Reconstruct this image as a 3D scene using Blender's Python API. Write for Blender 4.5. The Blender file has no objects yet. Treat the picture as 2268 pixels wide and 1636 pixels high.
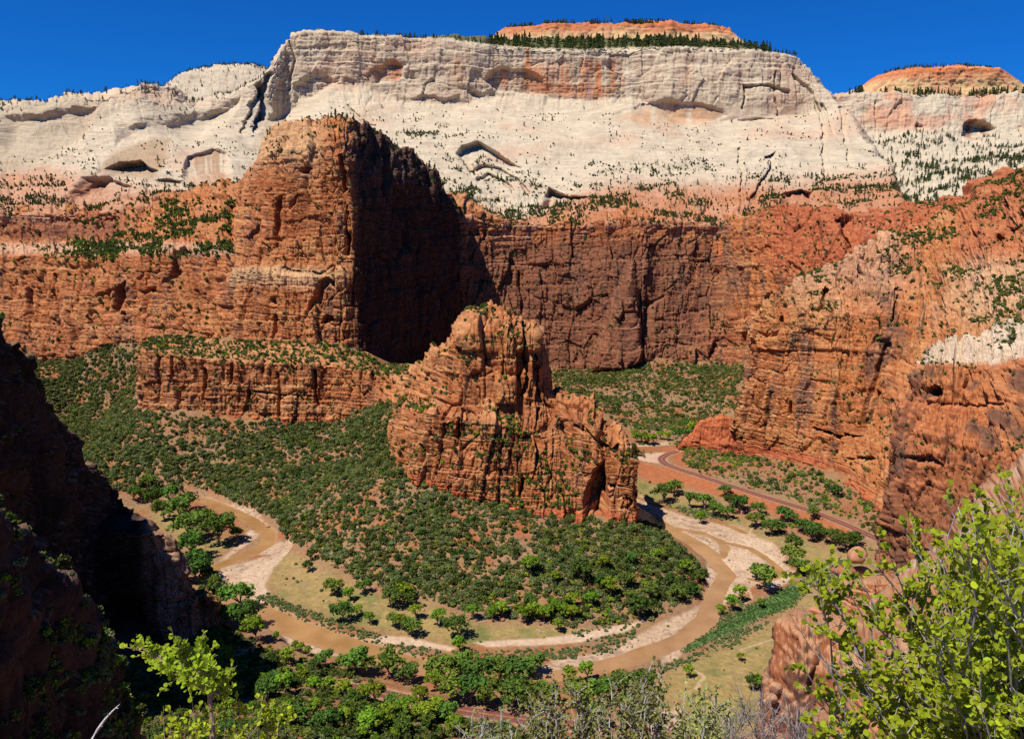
import bpy, bmesh, math, random, time
import numpy as np
T0 = time.time()
C = bpy.context.scene
COL = C.collection
R = math.radians
random.seed(11)
rng = np.random.default_rng(7)

# ------------------------------------------------------------------ camera, sky, sun, exposure
EYE = np.array((0.0, 0.0, 240.0))
PITCH = R(10.5)
HFOV = R(65.0)
cam = bpy.data.cameras.new('camera')
cam.sensor_width = 36.0
cam.lens = 18.0 / math.tan(HFOV / 2)
cam.clip_start, cam.clip_end = 0.1, 20000
camo = bpy.data.objects.new('camera', cam)
COL.objects.link(camo)
camo.location = EYE
camo.rotation_euler = (R(90) - PITCH, 0, 0)
C.camera = camo

SUN_EL, SUN_AZ = R(61), R(38)      # azimuth: from straight left (-X) towards behind the camera
sdir = np.array((-math.cos(SUN_EL) * math.cos(SUN_AZ), -math.cos(SUN_EL) * math.sin(SUN_AZ), math.sin(SUN_EL)))
w = bpy.data.worlds.new('World'); C.world = w; w.use_nodes = True
nt = w.node_tree
bg = nt.nodes['Background']
sky = nt.nodes.new('ShaderNodeTexSky'); sky.sky_type = 'NISHITA'; sky.sun_disc = False
sky.sun_elevation = SUN_EL
sky.sun_rotation = math.atan2(sdir[0], sdir[1])
sky.altitude = 1600; sky.air_density = 1.0; sky.dust_density = 0.25; sky.ozone_density = 3.0
mul = nt.nodes.new('ShaderNodeMixRGB'); mul.blend_type = 'MULTIPLY'; mul.inputs[0].default_value = 1
mul.inputs[2].default_value = (0.035, 0.37, 0.92, 1)
nt.links.new(sky.outputs[0], mul.inputs[1]); nt.links.new(mul.outputs[0], bg.inputs[0])
bg.inputs[1].default_value = 0.085
sl = bpy.data.lights.new('sun', 'SUN'); sl.energy = 4.6; sl.angle = R(0.5); sl.color = (1.0, 0.955, 0.88)
so = bpy.data.objects.new('sun', sl); COL.objects.link(so)
so.rotation_euler = (math.atan2(math.hypot(sdir[0], sdir[1]), sdir[2]), 0, math.atan2(sdir[0], -sdir[1]))
so.location = (-400, -200, 900)
C.view_settings.view_transform = 'Standard'; C.view_settings.look = 'None'
C.view_settings.exposure = 0.45; C.view_settings.gamma = 1.0
try: C.view_settings.use_curve_mapping = False
except Exception: pass
C.cycles.use_denoising = False
C.cycles.max_bounces = 4; C.cycles.diffuse_bounces = 1; C.cycles.glossy_bounces = 2
C.cycles.transmission_bounces = 3; C.cycles.transparent_max_bounces = 8
C.render.film_transparent = False

# ------------------------------------------------------------------ survey: sight lines taken from the photograph (2268 x 1635 units)
FD = 1134.0 / math.tan(HFOV / 2); CX, CY = 1134.0, 817.3
cp, sp = math.cos(PITCH), math.sin(PITCH)
def ray(x, y):
    x = np.asarray(x, float); y = np.asarray(y, float)
    a = (x - CX) / FD; b = (CY - y) / FD
    return np.stack([a, b * sp + cp, b * cp - sp], -1)
def at(x, y, d):
    r = ray(x, y); d = np.asarray(d, float)
    return EYE + r * (d / r[..., 1])[..., None]
def onz(x, y, z=0.0):
    r = ray(x, y)
    return EYE + r * ((z - EYE[2]) / r[..., 2])[..., None]
def proj(P):
    q = P - EYE
    f = q[..., 1] * cp - q[..., 2] * sp
    u = q[..., 1] * sp + q[..., 2] * cp
    f = np.where(np.abs(f) < 1e-3, 1e-3, f)
    return CX + FD * q[..., 0] / f, CY - FD * u / f

# ------------------------------------------------------------------ noise
TAB = rng.random((64, 64, 64)).astype(np.float32) * 2 - 1
TABF = TAB.ravel()
def vn(x, y, z):
    xi = np.floor(x); yi = np.floor(y); zi = np.floor(z)
    fx = (x - xi).astype(np.float32); fy = (y - yi).astype(np.float32); fz = (z - zi).astype(np.float32)
    xi = xi.astype(np.int64) & 63; yi = yi.astype(np.int64) & 63; zi = zi.astype(np.int64) & 63
    x1 = (xi + 1) & 63; y1 = (yi + 1) & 63; z1 = (zi + 1) & 63
    fx = fx * fx * (3 - 2 * fx); fy = fy * fy * (3 - 2 * fy); fz = fz * fz * (3 - 2 * fz)
    a0 = xi * 4096; a1 = x1 * 4096; b0 = yi * 64; b1 = y1 * 64
    def g(a, b, c): return TABF[a + b + c]
    c00 = g(a0, b0, zi) * (1 - fx) + g(a1, b0, zi) * fx
    c10 = g(a0, b1, zi) * (1 - fx) + g(a1, b1, zi) * fx
    c01 = g(a0, b0, z1) * (1 - fx) + g(a1, b0, z1) * fx
    c11 = g(a0, b1, z1) * (1 - fx) + g(a1, b1, z1) * fx
    return (c00 * (1 - fy) + c10 * fy) * (1 - fz) + (c01 * (1 - fy) + c11 * fy) * fz
def fbm(x, y, z, sc, octs=4, gain=0.5, off=0.0):
    s = 0; a = 1.0; t = 0
    for i in range(octs):
        s = s + a * vn(x * sc + off + 17.3 * i, y * sc + 5.1 * i - off, z * sc + 9.7 * i + off * .5)
        t += a; a *= gain; sc *= 2.03
    return s / t
def h2(a, b, seed=0):
    a = np.asarray(a).astype(np.int64); b = np.asarray(b).astype(np.int64)
    h = (a * 374761393 + b * 668265263 + seed * 1274126177) & 0xFFFFFFFF
    h = ((h ^ (h >> 13)) * 1274126177) & 0xFFFFFFFF
    h = h ^ (h >> 16)
    return (h & 0xFFFFFF).astype(np.float32) / float(0x1000000)
def sst(a, b, x):
    t = np.clip((x - a) / (b - a), 0, 1); return t * t * (3 - 2 * t)
def blocks(S, Z, P, h, w, seed, wz=.5, ws=.4):
    X, Y, ZZ = P
    o = np.zeros_like(X)
    b = Z / h + wz * vn(X / (5 * h), Y / (5 * h), ZZ / (5 * h) + seed) + .85 * vn(Z / (1.9 * h), o + seed * 1.3, o) + seed * 3.7
    bi = np.floor(b); fb = b - bi
    ww = w * (.5 + 1.3 * h2(bi, bi * 0, seed + 1))
    s = S / ww + 13 * h2(bi, bi * 0, seed + 2) + ws * vn(X / (2.5 * w) + seed, Y / (2.5 * w), ZZ / (2.5 * h)) + .8 * vn(S / (2.1 * w), o + seed * 2.1 + bi * .37, o)
    si = np.floor(s); fs = s - si
    v = h2(bi, si, seed + 3)
    gv = sst(.35, .8, h2(bi, si, seed + 5)); gh = sst(.3, .8, h2(bi, np.floor(s * .33), seed + 6))
    edge = np.minimum(np.minimum(fs, 1 - fs) * ww / (gv + .04), np.minimum(fb, 1 - fb) * h / (gh + .04))
    # broken in some places, massive in others
    mod = .25 + .95 * sst(-.3, .35, fbm(X, Y, ZZ, 1 / (6.0 * max(h, w)), 2, off=seed * .9))
    return (v - .5) * mod, edge, fb
def facets(S, Z, P, w, h, seed, warp=.35):
    # broken, tilted rock faces: every cell of an irregular net has its own set-back and tilt
    X, Y, ZZ = P; m = .5 * (w + h)
    a = S / w + warp * vn(X / m * .8 + seed, Y / m * .8, ZZ / m * .8); b = Z / h + warp * vn(X / m * .8, Y / m * .8 + seed, ZZ / m * .8 + 5.5)
    ia = np.floor(a); ib = np.floor(b)
    d1 = np.full(X.shape, 9.0); d2 = np.full(X.shape, 9.0); val = np.zeros(X.shape); til = np.zeros(X.shape)
    for da in (-1, 0, 1):
        for db in (-1, 0, 1):
            ca, cb = ia + da, ib + db
            ox = a - (ca + .1 + .8 * h2(ca, cb, seed)); oz = b - (cb + .1 + .8 * h2(ca, cb, seed + 1)); d = ox * ox + oz * oz
            nw = d < d1
            d2 = np.where(nw, d1, np.minimum(d2, d))
            val = np.where(nw, h2(ca, cb, seed + 2) - .5, val)
            til = np.where(nw, ox * w * (h2(ca, cb, seed + 3) - .5) + oz * h * .3 * (h2(ca, cb, seed + 4) - .3), til)
            d1 = np.where(nw, d, d1)
    return val, til, (np.sqrt(d2) - np.sqrt(d1)) * m * .5
def beds(S, Z, P, h, seed):
    X, Y, ZZ = P; o = np.zeros_like(X)
    b = Z / h + .9 * vn(Z / (2.3 * h), o + seed, o) + .22 * vn(S / (9 * h), o + seed, o) + .12 * vn(X / (2 * h), Y / (2 * h), ZZ / (2 * h)); bi = np.floor(b); fb = b - bi
    seg = np.floor(S / (7 * h) + 9 * h2(bi, bi * 0, seed + 4) + .3 * vn(S / (3 * h), o + bi * 1.7, o))
    v = .6 * h2(bi, bi * 0, seed) + .4 * h2(bi, seg, seed + 1) - .5
    gs = sst(.25, .8, h2(bi, seg, seed + 2))
    return v, np.minimum(fb, 1 - fb) * h, gs, fb
def crossbeds(S, Z, P, seed, unit=16.0):
    X, Y, ZZ = P; o = np.zeros_like(X)
    b = Z / unit + .8 * vn(X / 60, Y / 60, ZZ / 60 + seed); bi = np.floor(b)
    tl = (h2(bi, bi * 0, seed) - .5) * .9
    q = Z + S * tl + 2.0 * vn(X / 22, Y / 22, ZZ / 22 + seed)
    return vn(q / 1.5, o + bi * 3.3, S / 60) * .6 + vn(q / .6, o + bi * 1.3 + 4, S / 30) * .4

# polygons / polylines in survey units
def poly_in(x, y, pts):
    ins = np.zeros(x.shape, bool); n = len(pts)
    for i in range(n):
        x0, y0 = pts[i]; x1, y1 = pts[(i + 1) % n]
        if y0 == y1: continue
        c = ((y0 > y) != (y1 > y)) & (x < (x1 - x0) * (y - y0) / (y1 - y0) + x0)
        ins ^= c
    return ins
def line_dist(x, y, pts, closed=False):
    d = np.full(x.shape, 1e9); n = len(pts)
    for i in range(n if closed else n - 1):
        x0, y0 = pts[i][:2]; x1, y1 = pts[(i + 1) % n][:2]
        dx, dy = x1 - x0, y1 - y0; L = dx * dx + dy * dy + 1e-9
        t = np.clip(((x - x0) * dx + (y - y0) * dy) / L, 0, 1)
        d = np.minimum(d, np.hypot(x - x0 - t * dx, y - y0 - t * dy))
    return d
def sdf(x, y, pts):      # positive inside
    x = np.asarray(x, float); y = np.asarray(y, float)
    d = line_dist(x, y, pts, True)
    return np.where(poly_in(x, y, pts), d, -d)

# ------------------------------------------------------------------ tagging
def tag(o, label=None, cat=None, group=None, kind=None):
    if label: o['label'] = label
    if cat: o['category'] = cat
    if group: o['group'] = group
    if kind: o['kind'] = kind
    return o
def mesh_obj(name, V, F, mat, parent=None, cols=None, smooth=False, link=True):
    me = bpy.data.meshes.new(name)
    V = np.asarray(V, np.float32); F = np.asarray(F, np.int32)
    k = F.shape[1]
    me.vertices.add(len(V)); me.vertices.foreach_set('co', V.ravel())
    me.loops.add(F.size); me.loops.foreach_set('vertex_index', F.ravel())
    me.polygons.add(len(F))
    me.polygons.foreach_set('loop_start', np.arange(0, F.size, k, dtype=np.int32))
    me.update(calc_edges=True)
    if smooth: me.polygons.foreach_set('use_smooth', np.ones(len(F), bool))
    if cols is not None:
        a = me.color_attributes.new('Col', 'FLOAT_COLOR', 'POINT')
        cc = np.ones((len(V), 4), np.float32); cc[:, :3] = cols
        a.data.foreach_set('color', cc.ravel())
    me.materials.append(mat)
    o = bpy.data.objects.new(name, me)
    if link: COL.objects.link(o)
    if parent: o.parent = parent
    return o
def grid_faces(nv, nu, keep=None):
    i = np.arange(nv - 1)[:, None] * nu + np.arange(nu - 1)[None]
    F = np.stack([i, i + nu, i + nu + 1, i + 1], -1)
    if keep is not None: F = F[keep]
    return F.reshape(-1, 4)

# ------------------------------------------------------------------ materials
def newmat(name):
    m = bpy.data.materials.new(name); m.use_nodes = True
    return m, m.node_tree, m.node_tree.nodes['Principled BSDF']
def N(nt, t, **k):
    n = nt.nodes.new(t)
    for a, b in k.items(): setattr(n, a, b)
    return n
def rock_mat(name, scale=1.0, bump=0.7, var=0.35, strat=0.5):
    m, nt, b = newmat(name); L = nt.links.new
    at_ = N(nt, 'ShaderNodeAttribute', attribute_name='Col')
    tc = N(nt, 'ShaderNodeTexCoord')
    mp = N(nt, 'ShaderNodeMapping'); mp.inputs['Scale'].default_value = (.06 * scale, .06 * scale, .7 * scale)
    L(tc.outputs['Object'], mp.inputs[0])
    n1 = N(nt, 'ShaderNodeTexNoise'); n1.inputs['Scale'].default_value = 1; n1.inputs['Detail'].default_value = 7
    n1.inputs['Distortion'].default_value = .6
    L(mp.outputs[0], n1.inputs['Vector'])
    n2 = N(nt, 'ShaderNodeTexNoise'); n2.inputs['Scale'].default_value = .28 * scale; n2.inputs['Detail'].default_value = 8
    n2.inputs['Roughness'].default_value = .65
    L(tc.outputs['Object'], n2.inputs['Vector'])
    r1 = N(nt, 'ShaderNodeMapRange'); r1.inputs[1].default_value = .3; r1.inputs[2].default_value = .7
    r1.inputs[3].default_value = 1 - strat * .5; r1.inputs[4].default_value = 1 + strat * .45
    L(n1.outputs[0], r1.inputs[0])
    r2 = N(nt, 'ShaderNodeMapRange'); r2.inputs[1].default_value = .3; r2.inputs[2].default_value = .7
    r2.inputs[3].default_value = 1 - var; r2.inputs[4].default_value = 1 + var
    L(n2.outputs[0], r2.inputs[0])
    mu = N(nt, 'ShaderNodeMath', operation='MULTIPLY'); L(r1.outputs[0], mu.inputs[0]); L(r2.outputs[0], mu.inputs[1])
    vm = N(nt, 'ShaderNodeVectorMath', operation='SCALE'); L(at_.outputs['Color'], vm.inputs[0]); L(mu.outputs[0], vm.inputs['Scale'])
    L(vm.outputs[0], b.inputs['Base Color'])
    b.inputs['Roughness'].default_value = .95; b.inputs['Specular IOR Level'].default_value = .12
    ad = N(nt, 'ShaderNodeMath', operation='MULTIPLY_ADD'); L(n1.outputs[0], ad.inputs[0]); ad.inputs[1].default_value = .45; L(n2.outputs[0], ad.inputs[2])
    bu = N(nt, 'ShaderNodeBump'); bu.inputs['Strength'].default_value = bump; bu.inputs['Distance'].default_value = 1.6 / scale
    L(ad.outputs[0], bu.inputs['Height']); L(bu.outputs[0], b.inputs['Normal'])
    return m
M_white = rock_mat('white_sandstone', .55, .3, .10, .22)
M_red = rock_mat('red_sandstone', .8, .75, .32, .42)
M_near = rock_mat('near_sandstone', 2.2, .5, .26, .45)
M_close = rock_mat('close_sandstone', 16.0, .4, .16, .35)
M_soil = rock_mat('soil', 1.4, .5, .25, .1)
# ------------------------------------------------------------------ cliffs
WHITE = np.array((.455, .36, .245)); CREAM = np.array((.49, .405, .285)); BEIGE = np.array((.53, .385, .25))
PINK = np.array((.42, .215, .125)); ORANGE = np.array((.37, .122, .040)); RED = np.array((.265, .068, .030))
TAN = np.array((.44, .205, .078)); BROWN = np.array((.21, .085, .042)); VARN = np.array((.085, .05, .038)); DEEP = np.array((.42, .095, .04))
def mix(a, b, t):
    t = np.asarray(t)[..., None]; return a * (1 - t) + b * t

def resample(rows, nu, nv, wmin=14):
    Rw = [np.array([at(*p) for p in r]) if not isinstance(r, np.ndarray) else r for r in rows]
    Cn = np.array(Rw)                                   # r, c, 3
    px, py = proj(Cn)
    lu = np.hypot(np.diff(px, axis=1), np.diff(py, axis=1)).mean(0); lu = np.maximum(lu, wmin)
    lv = np.hypot(np.diff(px, axis=0), np.diff(py, axis=0)).mean(1); lv = np.maximum(lv, wmin)
    tu = np.concatenate([[0], np.cumsum(lu)]); tv = np.concatenate([[0], np.cumsum(lv)])
    su = np.linspace(0, tu[-1], nu); sv = np.linspace(0, tv[-1], nv)
    A = np.empty((len(rows), nu, 3))
    for r in range(len(rows)):
        for k in range(3): A[r, :, k] = np.interp(su, tu, Cn[r, :, k])
    iv = np.clip(np.searchsorted(tv, sv, side='right') - 1, 0, len(rows) - 2)
    f = ((sv - tv[iv]) / (tv[iv + 1] - tv[iv]))[:, None, None]
    G = A[iv] * (1 - f) + A[iv + 1] * f
    def sm(G, n, ax):
        for _ in range(n):
            Hh = G.copy()
            if ax == 1: Hh[:, 1:-1] = (G[:, :-2] + 2 * G[:, 1:-1] + G[:, 2:]) / 4
            else: Hh[1:-1] = (G[:-2] + 2 * G[1:-1] + G[2:]) / 4
            G = Hh
        return G
    return sm(sm(G, max(2, nu // 60), 1), max(1, nv // 90), 0)

def normals(G):
    du = np.gradient(G, axis=1); dv = np.gradient(G, axis=0)
    n = np.cross(dv, du); return n / (np.linalg.norm(n, axis=-1, keepdims=True) + 1e-9)

SURF = {}
TERR = []         # cliff feet: the valley heightfield has to meet them
def loft(name, rows, nu, nv, mat, color, blk=(), fb=(), carve=(), back=None, skirt=25, xb=.13, fs=1.0, fa=1.0, bd=1.0, octs=2, label=None, seed=0, top=1.0, foot=True, rough=None, kind='structure', cat=None, drop=None):
    rows = [np.array([at(*p) for p in r]) if not isinstance(r, np.ndarray) else r for r in rows]
    if foot: TERR.extend([tuple(p) for p in rows[-1]])
    if back is not None: rows = [rows[0] + np.array(back)] + rows
    if skirt: rows = rows + [rows[-1] + np.array((0, 0, -skirt)) if drop is None else rows[-1] + np.array(drop)]
    G = resample(rows, nu, nv)
    n0 = normals(G)
    S = np.zeros(G.shape[:2]); seg = np.linalg.norm(np.diff(G[..., :2], axis=1), axis=-1).mean(0)
    S[:] = np.concatenate([[0], np.cumsum(seg)])[None]
    X, Y, Z = G[..., 0], G[..., 1], G[..., 2]
    x0, y0 = proj(G)
    D = np.zeros(G.shape[:2]); grv = np.zeros_like(D); bvs = np.zeros_like(D)
    P3 = (X, Y, Z)
    amp = 1.0 if rough is None else rough(x0, y0, G)
    for i, (h, wd, A, ga, gw) in enumerate(blk):
        v, e, fbv = blocks(S, Z, P3, h, wd, seed + 10 * i + 3)
        g = np.exp(-(e / gw) ** 2)
        D += amp * (A * v - ga * g); grv = np.maximum(grv, g * (ga > .1))
        if i <= 2: bvs += v
    for i, (wd, hh, A, tl, ga) in enumerate(((19, 52, 6.5, .5, 4.6), (7.0, 17, 2.5, .5, 2.4), (3.0, 5.5, .45, .3, .6))):
        v, ti, e = facets(S, Z, P3, wd * fs, hh * fs, seed + 101 + 7 * i)
        g = np.exp(-(e / (.55 * fs * (1.4 - .35 * i))) ** 2) * sst(-.1, .3, vn(X / (wd * fs) + 3, Y / (wd * fs), Z / (wd * fs)))
        D += amp * fa * (A * fs * v + tl * ti - ga * fs * g); grv = np.maximum(grv, g * .8)
        if i < 2: bvs += .8 * v
    if bd:
        for i, (hh, A, ga) in enumerate(((27, 3.8, 1.8), (8.5, 1.5, 1.0), (2.9, .32, .3))):
            v, e, gs, fbv = beds(S, Z, P3, hh * fs, seed + 300 + i)
            g = gs * np.exp(-(e / (.5 * fs * (1.5 - .4 * i))) ** 2)
            D += amp * bd * fs * (A * v + .35 * A * (fbv - .5) - ga * g); grv = np.maximum(grv, g * .7)
    if xb: D += xb * amp * crossbeds(S, Z, P3, seed)
    for (m, A, stretch) in fb:
        D += A * fbm(X, Y, Z * stretch, 1.0 / m, octs, .5, off=seed * 1.7 + m)
    dn = n0.copy()
    V = G + dn * D[..., None]
    # hollows: pushed in horizontally, away from the open side
    hd = n0.copy(); hd[..., 2] = 0; hd = -hd / (np.linalg.norm(hd, axis=-1, keepdims=True) + 1e-6)
    cmask = np.zeros_like(D)
    for cv in carve:
        kindc = cv[0]
        wob = 5 * fbm(X, Y, Z, 1 / 25., 3, off=len(cv[1]))
        if kindc == 'poly':        # ('poly', pts, depth, edge, bottom_soft)
            s_ = sdf(x0, y0, cv[1]) + wob
            m = sst(0, cv[3], s_)
            if len(cv) > 4 and cv[4]:
                ys = [p[1] for p in cv[1]]; t = np.clip((y0 - min(ys)) / (max(ys) - min(ys)), 0, 1); m = m * (1 - t * cv[4])
        else:                      # ('line', pts, depth, halfwidth)
            hwv = cv[3] * (.75 + .9 * fbm(X, Y, Z, 1 / 18., 3, off=cv[2])); d_ = line_dist(x0 + wob * 1.3, y0 + wob, cv[1]); m = sst(hwv + .6, hwv * .3, d_)
        V = V + hd * (m * cv[2])[..., None]
        cmask = np.maximum(cmask, m * (cv[2] > 0))
    n1 = normals(V)
    x1, y1 = proj(V)
    ctx = dict(V=V, S=S, Z=V[..., 2], x=x1, y=y1, n=n1, nz=n1[..., 2], b=bvs, g=grv, c=cmask, D=D)
    cl = np.clip(color(ctx), .004, .85)
    o = mesh_obj(name, V.reshape(-1, 3), grid_faces(nv, nu), mat, cols=cl.reshape(-1, 3))
    tag(o, label, cat, kind=kind)
    SURF[name] = SURF.get(name, []) + [ctx]
    return o

def tint(col, c, pts, color, k, soft=14, streak=0.0, vert=False):
    s_ = sdf(c['x'], c['y'], pts) + 10 * fbm(c['V'][..., 0], c['V'][..., 1], c['Z'], 1 / 40., 3, off=3.3)
    m = sst(0, soft, s_) * k
    if streak:
        z = vn(c['S'] / streak, c['Z'] / (streak * 14), c['S'] * 0 + 2.2) * .6 + vn(c['S'] / (streak * .37), c['Z'] / (streak * 9), c['S'] * 0 + 7.7) * .4
        m = m * sst(-.35, .35, z)
    return mix(col, color, np.clip(m, 0, 1))

def col_white(c):
    X, Y, Z = c['V'][..., 0], c['V'][..., 1], c['Z']; x, y = c['x'], c['y']
    f = fbm(X, Y, Z, 1 / 60., 4); st = vn(X / 90, Y / 90, Z / 3.2 + .02 * X / 3)
    steep = 1 - sst(.3, .62, c['nz'])
    col = mix(mix(CREAM, WHITE, .5 + .5 * f), BEIGE, .62 * steep * (.75 + .5 * f))
    xbd = crossbeds(c['S'], Z, (X, Y, Z), 77, 34.0); xb2 = fbm(X, Y, Z * 3.0 + .3 * c['S'], 1 / 22., 4, off=88)
    col = col * (1 + .07 * st + .16 * xbd * (.4 + .8 * sst(-.2, .4, f)) + .14 * xb2)[..., None]
    col = mix(col, np.array((.50, .30, .19)), .5 * sst(.12, .5, fbm(X, Y, Z * 1.5, 1 / 95., 4, off=93)))
    # brushy soil on the flat top behind the rim
    rimy = np.interp(x, [q[0] for q in R_rim[:-1]], [q[1] for q in R_rim[:-1]])
    col = mix(col, np.array((.10, .10, .042)) * (1 + .5 * f)[..., None], sst(640, 700, x) * sst(1, -3, y - rimy) * sst(1795, 1812, c['V'][..., 1]))
    # the white beds turn pink and then red with depth; the seam climbs to the left
    seam = np.interp(x, [-60, 100, 250, 400, 520, 620, 900, 1010, 1150, 1250, 1350, 1500, 1750, 1990], [345, 358, 392, 404, 388, 378, 395, 440, 470, 425, 388, 392, 388, 376]) + 16 * f
    t = sst(-14, 46, y - seam + 10 * fbm(X, Y, Z, 1 / 18., 3, off=61))
    red = mix(mix(PINK, ORANGE, .5 + .5 * fbm(X, Y, Z, 1 / 30., 3, off=5)), RED, np.clip(.55 * steep + .3 * st, 0, 1))
    tl = sst(400, 200, x)
    red = mix(red, np.array((.47, .225, .125)), .5 * tl)
    col = mix(col, red, t * (.93 - .15 * tl * sst(470, 430, y)))
    ah = [(1062, 178), (1092, 150), (1112, 141), (1180, 140), (1300, 118), (1380, 128), (1395, 190), (1370, 208), (1320, 223), (1250, 220), (1150, 212), (1100, 204)]
    col = tint(col, c, ah, np.array((.52, .20, .08)), .95, 22, 12)
    col = tint(col, c, [(1150, 175), (1390, 185), (1370, 210), (1320, 224), (1200, 216)], np.array((.50, .19, .08)), .7, 20)
    col = tint(col, c, [(1070, 178), (1112, 145), (1180, 160), (1190, 210), (1095, 202)], np.array((.27, .16, .10)), .55, 16, 7)
    col = tint(col, c, [(1163, 104), (1173, 104), (1172, 205), (1164, 205)], np.array((.45, .14, .03)), .9, 7)
    col = tint(col, c, [(1296, 108), (1310, 108), (1308, 222), (1298, 222)], np.array((.17, .15, .17)), .75, 9, 5)
    col = tint(col, c, [(1210, 115), (1218, 115), (1216, 205), (1210, 205)], np.array((.2, .17, .17)), .6, 8)
    col = tint(col, c, [(1335, 262), (1400, 235), (1480, 215), (1545, 222), (1600, 232), (1625, 258), (1560, 286), (1400, 284)], np.array((.45, .235, .115)), .75, 22, 25)
    col = tint(col, c, [(800, 150), (880, 118), (896, 160), (880, 184), (800, 184)], np.array((.46, .22, .11)), .7, 16)
    col = tint(col, c, [(866, 128), (896, 130), (890, 178), (866, 184)], np.array((.45, .15, .07)), .75, 10)
    col = tint(col, c, [(905, 205), (1030, 180), (1060, 215), (1000, 238), (920, 236)], np.array((.40, .26, .17)), .45, 16)
    col = tint(col, c, [(1700, 112), (1722, 116), (1760, 165), (1735, 165)], np.array((.5, .25, .15)), .6, 12, 6)
    col = tint(col, c, [(200, 388), (240, 330), (330, 296), (390, 300), (372, 360), (345, 405), (230, 395)], np.array((.33, .215, .125)), .8, 18)
    col = tint(col, c, [(418, 340), (465, 318), (500, 330), (505, 400), (470, 425), (420, 420)], np.array((.30, .16, .08)), .75, 14, 9)
    col = tint(col, c, [(145, 430), (190, 388), (235, 395), (240, 420), (150, 460)], np.array((.27, .11, .06)), .75, 14)
    col = tint(col, c, [(560, 230), (590, 180), (596, 260), (570, 300), (535, 290)], np.array((.30, .26, .22)), .6, 14)
    col = tint(col, c, [(-60, 240), (230, 203), (262, 255), (180, 318), (60, 388), (-60, 396)], np.array((.40, .315, .21)), .75, 20)
    col = tint(col, c, [(700, 80), (860, 84), (860, 112), (720, 120)], np.array((.55, .40, .25)), .4, 16)
    for q in range(9):
        qx = 930 + 85 * q; col = tint(col, c, [(qx - 22, 120), (qx + 20, 112), (qx + 26, 190), (qx - 20, 200)], np.array((.50, .27, .14)) if q % 2 else np.array((.46, .33, .22)), .5, 16, 9)
    vs = vn(c['S'] / 7, Z / 90, X * 0 + 9.1)
    col = mix(col, np.array((.36, .21, .13)), .42 * steep * sst(.1, .6, vs + .3 * f) * sst(300, 240, y))
    vs2 = vn(c['S'] / 3.5, Z / 140, X * 0 + 5.1); col = mix(col, np.array((.24, .19, .16)), .35 * steep * sst(.45, .75, vs2) * sst(300, 240, y))
    spk = fbm(X, Y, Z, 1 / 7., 3, off=31)
    col = mix(col, np.array((.30, .25, .19)), .5 * sst(.32, .5, spk) * sst(230, 300, y))
    return col

def make_red(warm=.5, band=9.0, varn=.5, lo=None, dust=.7, hi=None):
    def f(c):
        X, Y, Z = c['V'][..., 0], c['V'][..., 1], c['Z']
        f1 = fbm(X, Y, Z, 1 / 45., 4, off=2); st = vn(X / 160, Y / 160, Z / band + .5) ; st2 = vn(X / 60, Y / 60, Z / (band * .22) + 3.3)
        col = mix(ORANGE, RED, np.clip(.5 - .5 * warm + .45 * f1 + .35 * st, 0, 1))
        col = mix(col, TAN, np.clip(.38 * warm + .55 * st2 + .5 * c['b'] - .1, 0, .85))
        steep = 1 - sst(.3, .65, c['nz'])
        vs = vn(c['S'] / 9, Z / 75, X * 0 + 4.4) * .55 + vn(c['S'] / 3.1, Z / 40, X * 0 + 1.7) * .3 + .5 * fbm(X, Y, Z, 1 / 28., 3, off=9)
        col = mix(col, VARN * 1.25, np.clip(varn * 1.9 * sst(.0, .5, vs) * steep, 0, .85))
        col = col * (1 - .35 * steep * sst(.1, .75, -c['b'] + .5 * f1))[..., None]
        col = mix(col, np.array((.44, .235, .115)), dust * sst(.55, .85, c['nz']) * (.6 + .4 * f1))
        if lo is not None:
            col = mix(col, DEEP, lo(c))
        if hi is not None: col = hi(c, col)
        return col
    return f

def smooth_white(x0, y0, G): return 1.0

# the long white mountain and the domes that run off to its left, with the red ledges under them
R_rim = [(-60,245,1500),(60,221,1500),(230,202,1550),(300,184,1580),(385,190,1650),(430,226,1680),(500,215,1690),(560,188,1700),(600,150,1740),(636,90,1790),(650,73,1800),(720,69,1800),(800,77,1800),(900,83,1800),(1000,88,1800),(1100,100,1800),(1200,108,1800),(1300,110,1800),(1400,105,1800),(1500,103,1800),(1600,106,1800),(1700,113,1800),(1770,123,1810),(1800,152,1840),(1812,190,2150)]
R_back = [(-60,250,1900),(60,226,1900),(230,207,1900),(300,189,1900),(385,196,1900),(430,230,1900),(500,219,1900),(560,192,1950),(604,152,1960),(645,90,1990),(662,76,2000),(720,72,2000),(800,80,2000),(900,84,2000),(1000,86,2000),(1100,87,1990),(1200,87,1980),(1300,86,1980),(1400,86,1980),(1500,87,1980),(1600,97,1980),(1700,115,1980),(1762,128,1980),(1785,158,2040),(1800,195,2300)]
R1 = [(-60,330,1420),(60,310,1420),(230,262,1480),(300,252,1500),(385,258,1560),(430,268,1590),(500,262,1640),(560,262,1660),(590,270,1672),(625,262,1745),(660,240,1760),(720,192,1780),(800,186,1785),(900,228,1770),(1000,238,1763),(1100,208,1790),(1200,216,1790),(1300,224,1783),(1400,214,1783),(1500,262,1755),(1600,270,1755),(1700,262,1760),(1775,255,1775),(1868,240,1750),(1850,250,2205)]
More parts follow.
